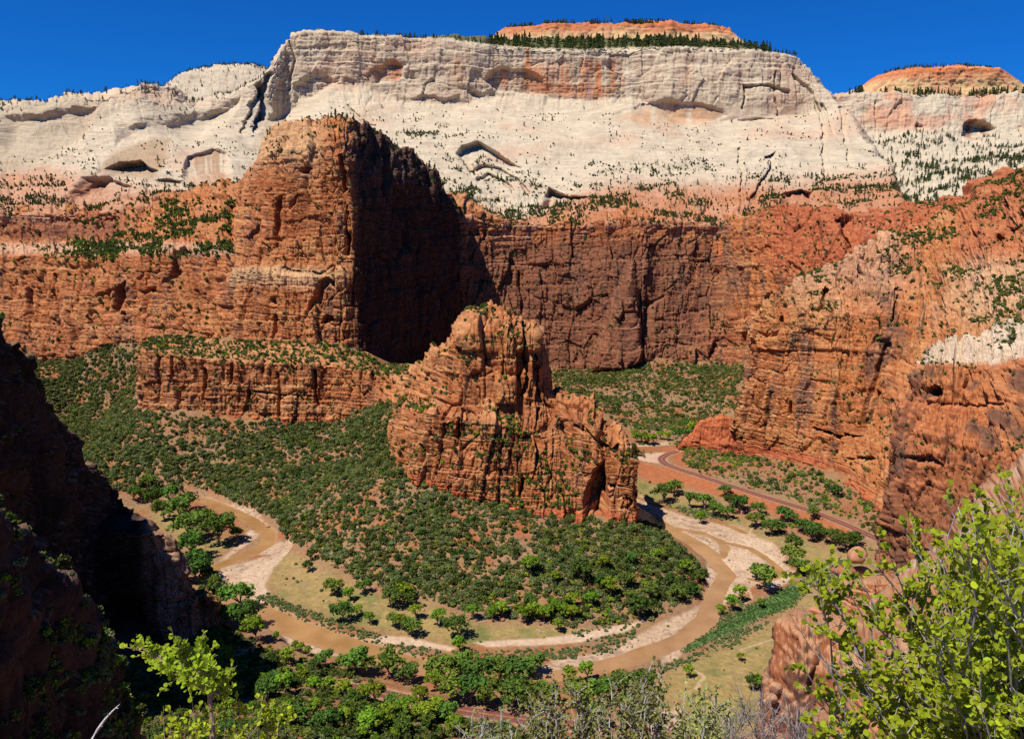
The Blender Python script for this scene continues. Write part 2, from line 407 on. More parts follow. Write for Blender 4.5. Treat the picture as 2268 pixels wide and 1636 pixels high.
R2 = [(-60,390,1330),(60,380,1330),(230,330,1380),(300,322,1400),(385,312,1430),(430,320,1450),(500,305,1500),(560,312,1520),(590,320,1530),(625,320,1540),(660,312,1550),(720,300,1560),(800,300,1560),(900,305,1560),(1000,312,1550),(1100,312,1550),(1200,312,1550),(1300,312,1550),(1400,312,1550),(1500,316,1550),(1600,318,1550),(1700,318,1550),(1780,318,1560),(1934,308,1600),(1912,310,2000)]
R3 = [(-60,440,1240),(60,440,1240),(230,425,1260),(300,415,1270),(385,400,1300),(430,390,1320),(500,380,1350),(560,390,1370),(590,400,1380),(625,400,1380),(660,400,1380),(720,400,1380),(800,400,1380),(900,400,1380),(1000,420,1370),(1100,440,1360),(1200,430,1370),(1300,405,1400),(1400,400,1400),(1500,400,1400),(1600,400,1400),(1700,400,1400),(1780,398,1405),(1985,372,1430),(1970,380,1800)]
R4 = [(-60,478,1170),(60,474,1170),(230,470,1180),(300,466,1190),(385,445,1195),(430,432,1200),(500,415,1185),(560,440,1170),(590,450,1170),(625,450,1170),(660,455,1180),(720,460,1190),(800,465,1190),(900,470,1190),(1000,475,1190),(1100,495,1210),(1200,500,1225),(1300,500,1228),(1400,495,1228),(1500,492,1235),(1600,500,1235),(1700,488,1220),(1800,480,1180),(2010,485,1140),(2010,485,1400)]
def white_rough(x0, y0, G): return sst(250, 215, y0) * .75 + .10 + .9 * sst(400, 450, y0) + .35 * sst(400, 200, x0)
loft('white_mountain', [R_back, R_rim, R1, R2, R3, R4], 1050, 330, M_white, col_white,
     blk=((60, 45, 5, 1.5, 2.5), (20, 18, 2.6, .9, 1.6), (8, 11, 1.3, .5, 1.1)), fb=((160, 16, 1), (55, 7, 1.0), (16, 1.3, 3.0), (5, .4, 5.0)), rough=white_rough, fs=1.5, fa=0.55, octs=4, seed=1, skirt=60, foot=False,
     carve=[('poly', [(1064,177),(1092,151),(1112,142),(1165,150),(1205,172),(1215,214),(1150,210),(1100,203)], 14, 9, .4),
            ('poly', [(1330,264),(1380,240),(1470,222),(1540,226),(1600,240),(1618,258),(1560,284),(1400,283)], 9, 7, .7),
            ('poly', [(826,150),(870,130),(895,140),(893,170),(870,184),(830,184)], 12, 8, .5),
            ('poly', [(905,222),(940,205),(985,215),(1020,205),(1032,235),(950,236)], 10, 7, .4),
            ('poly', [(1032,202),(1050,196),(1080,210),(1066,226),(1046,220)], 14, 9, .3),
            ('poly', [(228,372),(262,350),(310,350),(352,385),(330,390),(270,382)], 40, 8, .1),
            ('poly', [(340,405),(372,398),(405,398),(395,415),(355,412)], 26, 8, .2),
            ('poly', [(145,440),(200,400),(232,395),(205,425),(150,450)], 20, 8, .3),
            ('poly', [(1010,345),(1022,330),(1060,322),(1110,340),(1165,375),(1120,362),(1070,348),(1050,362),(1070,400),(1040,385)], 30, 7, .2),
            ('line', [(1045,385),(1075,365),(1110,372),(1150,400),(1172,425)], 14, 6),
            ('line', [(1060,400),(1085,385),(1110,395),(1135,420)], 14, 6),
            ('poly', [(1192,448),(1215,405),(1260,425),(1330,435),(1290,442),(1240,432),(1210,452)], 34, 8, .1),
            ('poly', [(1716,470),(1735,432),(1775,418),(1800,432),(1785,455),(1750,465)], 40, 9, .2),
            ('poly', [(1635,268),(1680,258),(1750,266),(1742,272),(1650,278)], 14, 6, .2),
            ('line', [(1650,190),(1645,240)], 14, 5), ('line', [(1652,192),(1700,192),(1745,205)], 12, 5),
            ('line', [(1715,160),(1722,255)], 8, 4), ('line', [(1760,168),(1800,215),(1825,290),(1830,390)], 12, 6),
            ('line', [(1820,235),(1845,290)], 8, 4), ('line', [(1860,245),(1880,320),(1885,360)], 12, 6),
            ('line', [(575,195),(590,230),(570,290)], 26, 14), ('line', [(770,230),(800,262),(830,275)], 14, 6),
            ('line', [(1700,345),(1715,340),(1712,365),(1690,400),(1660,450)], 18, 7), ('line', [(1640,330),(1645,400),(1640,470)], 12, 6),
            ('poly', [(250,262),(420,250),(545,205),(520,262),(430,330),(330,318),(250,320)], 34, 34), ('poly', [(0,250),(120,236),(230,225),(190,300),(80,360),(-30,350)], 26, 26), ('poly', [(640,192),(700,150),(760,180),(700,230),(650,236)], 12, 16), ('poly', [(400,410),(412,345),(470,318),(508,335),(520,405),(470,425)], 22, 10, .2), ('poly', [(130,455),(180,395),(240,385),(300,420),(250,452)], 22, 12, .3), ('line', [(640,80),(655,130),(640,200)], 9, 6), ('line', [(600,170),(560,240),(540,290)], 18, 12),
            ('line', [(500,470),(430,420),(400,440)], 14, 7), ('poly', [(478,430),(500,405),(520,405),(530,450),(505,440)], 30, 8, .2)],
     label='long pale sandstone mountain with a flat wooded rim above red ledges')

loft('white_dome', [[(345,215,2300),(372,186,2300),(400,168,2300),(430,154,2300),(480,149,2300),(540,144,2300),(580,150,2300),(615,160,2300)],
                    [(340,210,2000),(370,182,2000),(400,165,2000),(430,151,2000),(480,146,2000),(540,141,2000),(578,148,2000),(625,170,2000)],
                    [(340,262,1850),(370,262,1850),(400,262,1850),(430,265,1850),(480,265,1850),(540,262,1850),(575,260,1850),(625,260,1850)]],
     240, 90, M_white, lambda c: mix(np.array((.42,.34,.25)), CREAM, sst(-.3,.5, fbm(c['V'][...,0],c['V'][...,1],c['Z'],1/50.,4))),
     blk=((25, 22, 3, 1, 2), (9, 11, 1.4, .5, 1.1)), fb=((60, 7, 1.4), (16, 2.6, 2.6)), fs=1.3, fa=0.5, seed=5, foot=False, skirt=40, label='smooth pale dome rising behind the saddle left of the white mountain')

# the banded caps that stand on the rims
def ring(cx, hx, y, d, dy, k=64, p=2.6):
    c = at(cx, y, d); rx = hx / FD * d / cp; pts = []
    for i in range(k):
        a = 2 * math.pi * i / (k - 1) + math.pi / 2
        ca, sa = math.cos(a), math.sin(a)
        ex = abs(ca) ** (2 / p) * math.copysign(1, ca); ey = abs(sa) ** (2 / p) * math.copysign(1, sa)
        pts.append((c[0] + rx * ex, c[1] + dy * ey, c[2]))
    return np.array(pts)
def col_cap(c):
    X, Y, Z = c['V'][..., 0], c['V'][..., 1], c['Z']
    z = (Z - Z.min()) / (Z.max() - Z.min()); f = fbm(X, Y, Z, 1 / 30., 3)
    b = vn(X / 300, Y / 300, Z / 5.)
    col = mix(np.array((.52, .34, .16)), np.array((.46, .15, .06)), sst(.45, .75, z + .12 * f + .2 * b))
    col = mix(col, np.array((.6, .45, .25)), sst(.2, .6, b) * .6)
    vs = vn(c['S'] / 14, Z / 200, X * 0)
    return mix(col, np.array((.42, .16, .09)), .5 * sst(.1, .6, vs))
for nm, cx, hx, yt, yb, d, dy, lb in (('mesa_cap', 1356, 250, 71, 96, 2120, 115, 'orange banded cap rock under pines on the white mountain rim'),
                               ('mesa_cap', 2078, 172, 164, 212, 2790, 150, 'red and yellow banded cap rock of the distant mesa on the right')):
    q = (.55, .93, .97) if cx < 2000 else (.32, .72, .88)
    rr = [ring(cx, hx * q[0], yt - (4 if cx < 2000 else 8), d, dy * .5), ring(cx, hx * q[1], yt + 2, d, dy * .9), ring(cx, hx * q[2], yt * .5 + yb * .5, d, dy * .97), ring(cx, hx, yb - 6, d, dy), ring(cx, hx * 1.08, yb + 14, d, dy * 1.15)]
    loft(nm, rr, 420, 60, M_white, col_cap, blk=((9, 16, 4, 1, 2), (4, 9, 2, .6, 1.4)), fb=((40, 8, 1), (9, 3, 1.5)), seed=8, fs=.8, fa=.8, foot=False, skirt=30, label=lb)

def col_far(c):
    x, y = c['x'], c['y']; X, Y, Z = c['V'][..., 0], c['V'][..., 1], c['Z']
    f = fbm(X, Y, Z, 1 / 70., 4)
    col = mix(CREAM * .95, np.array((.5, .28, .17)), sst(-.1, .5, f + .35 * sst(2120, 1900, x)) * sst(300, 260, y))
    for a, b_ in ((2095, 2108), (2135, 2150), (2010, 2018), (1950, 1957)):
        col = tint(col, c, [(a, 210), (b_, 210), (b_ + 4, 272), (a - 6, 272)], np.array((.42, .18, .14)), .6, 9, 8)
    col = tint(col, c, [(2130, 305), (2138, 262), (2165, 255), (2200, 270), (2212, 282), (2180, 310), (2155, 316)], np.array((.36, .12, .07)), .85, 10, 10)
    col = tint(col, c, [(1880, 250), (2110, 240), (2100, 290), (1960, 298)], np.array((.46, .22, .13)), .55, 22)
    sc = fbm(X, Y, Z, 1 / 28., 4, off=4)
    col = mix(col, np.array((.33, .29, .22)), .6 * sst(.05, .4, sc) * sst(285, 310, y))
    return col
FB = [(1820,216,3100),(1900,212,3100),(1960,212,3100),(2040,214,3100),(2120,215,3100),(2200,213,3100),(2310,210,3100)]
F0 = [(1820,212,2600),(1900,207,2600),(1960,208,2600),(2040,210,2600),(2120,211,2600),(2200,209,2600),(2310,206,2600)]
F1 = [(1840,300,2540),(1900,300,2530),(1960,292,2520),(2040,276,2510),(2120,298,2500),(2190,300,2500),(2310,275,2500)]
F2 = [(1840,360,2250),(1900,355,2250),(1960,350,2250),(2040,340,2250),(2120,345,2250),(2200,340,2200),(2310,335,2200)]
F3 = [(1840,420,1900),(1900,408,1850),(1960,395,1780),(2040,398,1750),(2120,398,1700),(2200,392,1650),(2310,370,1600)]
F4 = [(1840,480,1500),(1900,480,1480),(1960,475,1450),(2040,475,1420),(2120,470,1400),(2200,450,1380),(2310,420,1360)]
loft('far_mesa', [FB, F0, F1, F2, F3, F4], 300, 200, M_white, col_far, blk=((40, 40, 6, 2, 3), (14, 18, 2.5, .8, 2)), fb=((120, 16, 1), (45, 9, 1.2), (15, 3, 2)), fs=1.6, fa=0.6, seed=12, foot=False, skirt=40,
     carve=[('poly', [(2130,300),(2140,262),(2165,255),(2200,270),(2212,282),(2180,308),(2155,314)], 60, 10, .4), ('poly', [(2020,285),(2030,268),(2050,272),(2052,290)], 25, 7, .2)],
     label='distant white mesa with an alcove and pine slopes at the far right')

# back wall of the canyon
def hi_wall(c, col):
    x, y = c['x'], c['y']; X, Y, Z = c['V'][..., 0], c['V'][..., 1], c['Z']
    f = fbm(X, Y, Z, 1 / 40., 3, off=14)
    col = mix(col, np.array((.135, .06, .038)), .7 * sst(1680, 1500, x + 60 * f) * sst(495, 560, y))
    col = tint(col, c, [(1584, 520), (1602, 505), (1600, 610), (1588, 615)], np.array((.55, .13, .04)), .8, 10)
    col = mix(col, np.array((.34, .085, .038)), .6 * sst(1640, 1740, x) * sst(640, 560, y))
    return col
W0 = [(960,440,1240),(1020,456,1205),(1100,482,1218),(1200,490,1228),(1290,488,1228),(1400,480,1228),(1430,480,1228),(1460,480,1232),(1540,478,1242),(1600,495,1240),(1660,476,1222),(1740,456,1190),(1820,465,1170),(1900,478,1150),(2000,470,1130),(2100,440,1120),(2200,402,1100),(2320,380,1090)]
W1 = [(960,600,1190),(1020,600,1160),(1100,600,1190),(1200,600,1196),(1290,600,1190),(1400,590,1178),(1430,590,1180),(1460,600,1202),(1540,600,1210),(1600,600,1206),(1660,590,1180),(1740,575,1130),(1820,570,1100),(1900,570,1070),(2000,560,1040),(2100,540,1020),(2200,500,1010),(2320,490,1000)]
W2 = [(960,830,1140),(1020,825,1130),(1100,812,1135),(1200,808,1135),(1290,818,1130),(1400,812,1120),(1430,800,1124),(1460,790,1140),(1540,800,1140),(1600,805,1130),(1660,800,1110),(1740,780,1060),(1820,780,1020),(1900,780,990),(2000,780,960),(2100,780,940),(2200,780,930),(2320,780,920)]
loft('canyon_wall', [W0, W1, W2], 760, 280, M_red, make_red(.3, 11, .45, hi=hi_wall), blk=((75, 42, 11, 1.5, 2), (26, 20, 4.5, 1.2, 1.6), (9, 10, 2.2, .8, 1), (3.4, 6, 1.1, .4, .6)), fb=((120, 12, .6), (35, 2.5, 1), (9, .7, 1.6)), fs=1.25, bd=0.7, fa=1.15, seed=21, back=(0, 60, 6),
     carve=[('poly', [(1290,830),(1335,690),(1375,600),(1390,555),(1412,560),(1424,640),(1430,720),(1432,800),(1400,830)], -34, 30),
            ('line', [(1442,665),(1446,780)], 14, 9), ('poly', [(1545,505),(1590,480),(1590,510)], 20, 6, .1), ('poly', [(1900,560),(1925,600),(1905,590)], 20, 8),
            ('line', [(1855,500),(1880,540)], 16, 8), ('line', [(2170,420),(2176,490)], 22, 9), ('line', [(1660,560),(1650,760)], 10, 9), ('line', [(1150,600),(1158,690)], 9, 7)],
     label='tall dark red canyon wall behind the river bend')

# layered cliffs on the left
def hi_left(c, col):
    y = c['y']; f = fbm(c['V'][..., 0], c['V'][..., 1], c['Z'], 1 / 40., 3, off=24)
    col = mix(col, np.array((.20, .075, .045)), .6 * sst(470, 485, y + 10 * f) * sst(540, 515, y + 10 * f) * sst(330, 240, c['x']))
    col = mix(col, np.array((.52, .33, .22)), .6 * sst(530, 545, y + 8 * f) * sst(570, 552, y + 8 * f))
    return col
L0 = [(-60,468,1185),(60,464,1185),(130,466,1185),(200,464,1185),(280,460,1190),(350,440,1200),(430,425,1200),(520,400,1180),(620,400,1150)]
L1 = [(-60,535,1150),(60,535,1150),(130,530,1150),(200,522,1140),(280,510,1130),(350,500,1120),(430,480,1110),(520,450,1090),(620,450,1080)]
L2 = [(-60,560,1085),(60,566,1080),(130,562,1070),(200,562,1060),(280,566,1045),(350,562,1032),(430,556,1020),(520,545,985),(620,545,960)]
L3 = [(-60,780,1010),(60,786,1000),(130,790,995),(200,772,990),(280,748,980),(350,742,970),(430,738,950),(520,738,920),(620,745,900)]
loft('layered_cliff', [L0, L1, L2, L3], 430, 260, M_red, make_red(.55, 8, .4, hi=hi_left), blk=((45, 30, 8, 1.4, 1.6), (16, 15, 3.4, 1.2, 1.3), (6, 8, 1.8, .7, .8), (2.6, 5, .9, .3, .5)), fb=((90, 9, .8), (30, 2.2, 1), (8, .6, 1.8)), fs=1.05, bd=0.6, fa=1.25, seed=31, back=(0, 30, 4),
     carve=[('poly', [(240,690),(250,640),(282,622),(275,660),(255,705)], 26, 7), ('line', [(205,720),(212,748)], 12, 6), ('line', [(395,600),(372,625),(392,565),(420,560)], 20, 7), ('poly', [(30,575),(50,560),(75,575)], 20, 8, .1),
            ('line', [(165,620),(175,660)], 12, 6), ('line', [(205,660),(200,720)], 9, 5), ('line', [(268,690),(270,730)], 14, 6), ('line', [(110,600),(118,700)], 12, 6), ('line', [(60,640),(66,760)], 12, 6), ('line', [(325,600),(318,690)], 9, 5), ('poly', [(300,640),(345,630),(350,650),(310,655)], 12, 6, .1), ('line', [(470,560),(462,640),(470,720)], 15, 7), ('line', [(505,600),(512,730)], 12, 6), ('line', [(430,640),(436,730)], 10, 5), ('line', [(150,690),(160,770)], 12, 6), ('line', [(20,480),(140,490),(260,480)], 6, 6)],
     label='red layered cliffs with brushy ledges at the left')

# the great tower with the black north face
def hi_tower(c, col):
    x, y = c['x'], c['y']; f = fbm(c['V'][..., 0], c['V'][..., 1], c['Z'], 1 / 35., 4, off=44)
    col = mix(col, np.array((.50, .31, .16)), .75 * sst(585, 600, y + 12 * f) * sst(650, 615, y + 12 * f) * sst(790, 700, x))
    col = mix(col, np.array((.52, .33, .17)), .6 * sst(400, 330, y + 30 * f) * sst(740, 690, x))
    col = mix(col, np.array((.03, .019, .015)) * (1 + 1.3 * sst(480, 360, y))[..., None], .88 * sst(765, 800, x + 8 * f))  # north face: shade painted over the varnish, less so near the top
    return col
T0r = [(590,300,1130),(600,287,1000),(650,268,970),(690,260,950),(730,259,940),(765,263,936),(800,275,965),(860,310,1015),(945,362,1075),(1012,458,1135)]
T1r = [(543,420,1060),(546,385,962),(600,342,930),(680,336,906),(735,336,896),(770,350,890),(806,372,930),(866,395,985),(955,420,1055),(1016,490,1128)]
T2r = [(522,580,985),(529,568,897),(600,578,882),(680,583,874),(740,580,868),(788,576,870),(826,580,920),(890,582,980),(966,582,1052),(1019,595,1122)]
T3r = [(520,604,975),(526,596,885),(600,606,866),(680,610,858),(740,608,855),(793,602,861),(829,602,915),(890,602,976),(966,602,1050),(1019,608,1120)]
T4r = [(515,762,965),(521,757,872),(600,757,846),(680,757,839),(740,760,836),(801,774,846),(846,800,900),(900,822,965),(968,830,1040),(1024,830,1112)]
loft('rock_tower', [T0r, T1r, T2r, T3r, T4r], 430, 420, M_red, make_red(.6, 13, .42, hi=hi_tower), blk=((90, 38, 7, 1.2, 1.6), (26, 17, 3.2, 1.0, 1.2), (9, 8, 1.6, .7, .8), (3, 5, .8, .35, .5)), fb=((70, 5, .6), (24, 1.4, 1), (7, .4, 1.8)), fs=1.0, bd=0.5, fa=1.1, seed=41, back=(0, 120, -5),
     carve=[('poly', [(676,712),(686,668),(696,655),(700,618),(722,607),(745,622),(742,640),(728,630),(712,640),(706,670),(690,690)], 15, 5),
            ('poly', [(712,716),(722,694),(738,700),(746,720),(735,712)], 9, 4), ('line', [(612,700),(606,760)], 10, 5), ('line', [(580,720),(585,757)], 9, 5),
            ('poly', [(656,380),(668,362),(690,368),(682,378),(664,388)], 16, 5), ('poly', [(598,520),(606,440),(622,430),(618,480),(606,560)], 15, 6),
            ('line', [(758,350),(770,440),(768,560)], 18, 8), ('line', [(848,330),(858,390),(850,440)], 24, 9), ('line', [(640,460),(656,430)], 9, 5),
            ('line', [(690,290),(700,350)], 10, 7), ('line', [(630,595),(700,600),(780,585)], 7, 4), ('poly', [(590,660),(612,655),(612,675),(592,672)], 9, 4)],
     label='great orange sandstone tower with a black shaded north face')

loft('bench_cliff', [[(326,752,905),(338,746,890),(420,744,870),(520,756,866),(600,756,846),(680,756,840),(750,760,838),(815,779,848),(850,804,852),(900,806,835),(945,805,800)],
                     [(322,776,840),(303,775,792),(345,778,781),(420,790,776),(520,803,773),(650,803,772),(740,810,771),(800,820,766),(850,835,761),(885,842,746),(915,852,722)],
                     [(318,900,830),(304,912,783),(350,905,771),(430,905,766),(520,925,763),(650,940,759),(740,935,757),(800,915,751),(850,892,741),(882,890,716),(905,895,692)]],
     420, 170, M_red, make_red(.85, 9, .28, lo=lambda c: .8 * sst(20, 0, (904 + .045 * (c['x'] - 300)) - c['y'] + 14)), blk=((70, 26, 5, 1.6, 1.2), (22, 12, 2.4, .9, .9), (7, 6, 1.2, .6, .6), (2.4, 4, .6, .3, .4)), fb=((40, 2.5, .8), (14, .8, 1), (5, .3, 1.6)), fs=0.7, bd=0.7, fa=1.0, rough=lambda x0, y0, G: .15 + .85 * sst(-10, 2, y0 - np.interp(x0, [300, 345, 420, 520, 650, 740, 800, 850, 885, 920], [775, 778, 790, 803, 803, 810, 820, 835, 842, 852])), seed=51,
     carve=[('line', [(350,790),(346,890)], 12, 5), ('line', [(380,788),(378,830)], 9, 4), ('line', [(454,820),(450,885)], 11, 5), ('line', [(512,800),(510,850)], 8, 4), ('line', [(553,870),(540,930)], 16, 8), ('line', [(612,825),(616,920)], 10, 4), ('line', [(694,820),(702,900)], 12, 6), ('line', [(560,868),(700,880)], 5, 4)],
     label='low orange cliff band with dark clefts below the tower')

# the butte inside the river bend
def lo_butte(c): return .75 * sst(0, 18, c['y'] - np.interp(c['x'], [870, 1000, 1080, 1200, 1400], [1030, 1070, 1095, 1120, 1128]) + 9 * vn(c['V'][..., 0] / 14, c['V'][..., 1] / 14, c['Z'] / 14))
loft('river_butte', [
    [(888,858,730),(903,848,705),(950,793,690),(1000,726,675),(1060,679,664),(1120,668,660),(1146,704,654),(1190,726,650),(1211,800,648),(1226,848,642),(1290,870,626),(1340,902,612),(1378,948,598),(1403,988,584),(1400,988,640)],
    [(886,866,725),(898,856,695),(945,808,670),(990,760,640),(1035,735,622),(1110,728,618),(1148,738,618),(1186,745,620),(1209,812,628),(1225,860,630),(1288,878,616),(1340,909,602),(1380,955,588),(1404,994,576),(1402,994,640)],
    [(880,882,718),(890,872,688),(930,884,655),(985,896,614),(1040,908,604),(1110,915,602),(1150,912,602),(1185,900,606),(1209,884,614),(1226,878,620),(1285,894,609),(1340,924,595),(1382,966,581),(1406,1006,569),(1403,1006,640)],
    [(872,900,705),(883,900,645),(925,906,607),(975,916,592),(1040,930,588),(1110,938,586),(1150,948,584),(1190,955,586),(1215,930,600),(1237,915,607),(1280,926,593),(1338,951,579),(1388,991,571),(1409,1031,562),(1405,1031,640)],
    [(864,1000,690),(873,1032,612),(905,1066,590),(960,1082,580),(1010,1092,574),(1070,1117,568),(1130,1132,563),(1180,1142,560),(1215,1146,558),(1250,1152,556),(1290,1160,554),(1335,1147,554),(1390,1162,554),(1408,1168,557),(1404,1168,640)]],
    430, 430, M_red, make_red(.8, 7, .36, lo=lo_butte, dust=.6), blk=((55, 20, 5.0, 2.0, .9), (17, 9, 2.6, 1.2, .7), (6, 6, 1.0, .5, .5), (2.2, 3.2, .35, .2, .3)), fb=((30, 3.0, .8), (10, .8, 1), (3.5, .25, 1.5)), fs=.8, bd=0.7, fa=1.25, seed=61, back=(0, 30, -18),
    carve=[('line', [(1166,730),(1164,780),(1170,830),(1162,870)], 12, 7), ('line', [(1118,760),(1110,830)], 4, 4), ('line', [(1018,860),(1014,930)], 8, 5), ('line', [(1070,760),(1075,880)], 3.5, 4),
           ('line', [(900,935),(892,1010)], 12, 7), ('line', [(940,985),(948,1062)], 9, 5), ('line', [(1012,935),(1008,985)], 9, 5), ('line', [(1192,905),(1190,960),(1196,1010),(1180,1065)], 16, 9),
           ('poly', [(1292,1160),(1292,1090),(1310,1042),(1335,1010),(1348,1060),(1352,1100),(1346,1152)], 22, 7, .0), ('poly', [(1345,1065),(1385,1075),(1350,1085)], 12, 5),
           ('line', [(1160,1060),(1150,1100)], 9, 7), ('line', [(1022,905),(1090,925)], 4, 4), ('line', [(1265,940),(1290,955)], 9, 6), ('line', [(1130,1000),(1136,1050)], 5, 4)],
    label='rugged orange sandstone butte standing inside the river bend')
loft('fin_shadow_wall', [[(1186,724,655),(1200,740,690),(1212,780,720)], [(1190,742,626),(1204,760,670),(1215,800,700)], [(1197,905,612),(1214,880,645),(1222,870,690)]], 40, 60, M_red, make_red(.8, 7, .3), blk=((20, 9, 2, .6, .6),), fb=((12, 1.5, 1),), fs=0.5, fa=1, seed=66, foot=False, label='steep shaded flank of the butte tower')

# the cliffs on the right
def hi_right(c, col):
    x, y = c['x'], c['y']; f = fbm(c['V'][..., 0], c['V'][..., 1], c['Z'], 1 / 30., 4, off=71)
    col = mix(col, np.array((.48, .31, .18)), .6 * sst(2040, 2180, x + 60 * f) * sst(740, 680, y) * sst(540, 600, y))
    col = mix(col, np.array((.50, .30, .18)), .5 * sst(720, 600, y + 50 * f) * sst(1700, 1780, x) * sst(2060, 1960, x))
    col = mix(col, np.array((.36, .115, .05)), .6 * sst(2090, 2140, x) * sst(600, 540, y))
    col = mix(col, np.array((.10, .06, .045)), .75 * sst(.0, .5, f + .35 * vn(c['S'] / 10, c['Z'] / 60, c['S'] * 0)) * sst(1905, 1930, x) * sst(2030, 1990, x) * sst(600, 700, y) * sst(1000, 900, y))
    return col
G0 = [(1710,690,880),(1664,702,806),(1730,655,792),(1790,608,800),(1880,560,810),(1960,525,830),(2040,500,860),(2110,450,870),(2200,405,840),(2268,365,800),(2370,330,780)]
G1 = [(1690,790,860),(1650,790,790),(1740,745,766),(1830,700,756),(1900,690,750),(1980,690,740),(2060,680,735),(2140,640,720),(2210,600,690),(2290,570,660),(2390,540,640)]
G2 = [(1675,900,850),(1631,900,783),(1720,905,752),(1810,915,727),(1890,935,702),(1950,935,682),(2040,905,640),(2140,865,600),(2220,825,560),(2310,805,520),(2400,790,480)]
G3 = [(1602,985,845),(1613,1000,786),(1700,1008,746),(1790,1030,706),(1870,1060,671),(1930,1110,621),(1990,1170,560),(2080,1230,500),(2200,1280,440),(2330,1320,400),(2400,1350,380)]
loft('right_cliff', [G0, G1, G2, G3], 520, 460, M_red, make_red(.7, 10, .5, lo=lambda c: .6 * sst(14, 0, np.interp(c['x'], [1600, 1700, 1800, 1900, 1960], [985, 995, 1015, 1080, 1140]) - c['y']), hi=hi_right, dust=.5),
     blk=((80, 26, 6, 1.6, 1.2), (24, 13, 2.8, 1., .9), (8, 7, 1.5, .7, .7), (2.8, 4, .8, .35, .4)), fb=((60, 5, .7), (20, 1.5, 1), (6, .4, 1.6)), fs=0.85, bd=0.6, fa=1.35, seed=71, back=(30, 60, -6),
     carve=[('line', [(1726,700),(1722,730),(1716,745)], 14, 6), ('poly', [(1700,748),(1722,730),(1728,700),(1718,700),(1712,735)], 14, 5), ('line', [(1710,870),(1694,960),(1688,1000)], 12, 7), ('line', [(1826,640),(1820,690)], 16, 9),
            ('line', [(1990,650),(1975,710),(1985,640)], 16, 9), ('line', [(1942,870),(1930,930),(1905,960)], 10, 7), ('line', [(1805,950),(1860,965),(1915,968)], 7, 5), ('line', [(1880,1015),(1935,1018)], 6, 5), ('line', [(1752,890),(1748,920)], 8, 5),
            ('line', [(1965,760),(1930,850),(1900,960)], 10, 10), ('poly', [(1892,575),(1920,610),(1900,612)], 14, 6), ('poly', [(2200,480),(2240,500),(2268,500),(2240,520)], 12, 7), ('line', [(2190,560),(2210,470)], 10, 7)],
     label='sunlit orange cliff stepping up on the right side')
loft('rock_spur', [[(1535,970,812),(1520,968,803),(1562,921,802),(1610,917,797),(1650,935,792)], [(1530,972,806),(1516,974,797),(1560,930,796),(1610,925,791),(1650,940,787)], [(1530,988,806),(1500,985,795),(1560,992,786),(1610,1002,780),(1650,1008,776)]],
     130, 60, M_red, make_red(.5, 5, .2, lo=lambda c: c['y'] * 0 + .6), blk=((20, 7, 3, 1., .7), (6, 5, 1.5, .7, .5), (2.2, 3, .7, .3, .3)), fb=((12, 2, 1),), fs=0.45, fa=1, seed=77, label='low crumbling red rock spur above the road curve')

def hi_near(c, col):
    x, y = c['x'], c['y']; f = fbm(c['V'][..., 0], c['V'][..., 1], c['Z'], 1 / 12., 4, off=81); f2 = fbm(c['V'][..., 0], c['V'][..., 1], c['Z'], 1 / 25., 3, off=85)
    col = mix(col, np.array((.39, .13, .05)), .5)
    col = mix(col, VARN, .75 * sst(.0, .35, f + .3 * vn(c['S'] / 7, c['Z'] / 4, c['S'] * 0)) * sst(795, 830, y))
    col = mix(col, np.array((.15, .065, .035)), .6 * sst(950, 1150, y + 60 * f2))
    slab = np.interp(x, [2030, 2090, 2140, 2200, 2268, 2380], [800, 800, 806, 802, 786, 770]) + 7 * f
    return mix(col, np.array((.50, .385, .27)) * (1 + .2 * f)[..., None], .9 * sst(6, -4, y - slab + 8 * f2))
loft('near_cliff', [[(2078,768,430),(2062,768,404),(2092,748,402),(2140,737,402),(2200,722,397),(2285,692,380),(2390,662,370)],
                    [(2064,797,410),(2047,797,352),(2090,802,344),(2140,808,338),(2200,804,327),(2290,787,312),(2400,772,300)],
                    [(2042,870,405),(2009,872,346),(2070,880,335),(2140,880,328),(2210,880,318),(2300,870,300),(2410,860,290)],
                    [(1992,1000,395),(1972,1000,340),(2040,1000,325),(2120,1000,315),(2210,1000,300),(2310,1000,285),(2420,1000,270)],
                    [(1980,1180,388),(1950,1172,336),(2010,1220,315),(2100,1245,300),(2200,1250,290),(2310,1250,275),(2420,1250,260)]],
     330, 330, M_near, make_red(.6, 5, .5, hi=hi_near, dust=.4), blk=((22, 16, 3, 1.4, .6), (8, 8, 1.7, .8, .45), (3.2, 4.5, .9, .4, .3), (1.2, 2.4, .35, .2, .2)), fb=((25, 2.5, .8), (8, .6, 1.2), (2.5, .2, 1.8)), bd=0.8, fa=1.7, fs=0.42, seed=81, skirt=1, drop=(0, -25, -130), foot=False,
     carve=[('poly', [(2043,855),(2060,850),(2090,862),(2070,880),(2048,880)], 9, 6), ('line', [(2136,800),(2138,840),(2128,862)], 6, 6), ('poly', [(2000,1010),(2060,1005),(2090,1030),(2030,1030)], 5, 6), ('line', [(2040,890),(2140,893),(2230,900)], 3, 5)],
     label='dark red cliff face with a pale slickrock cap at the right edge')

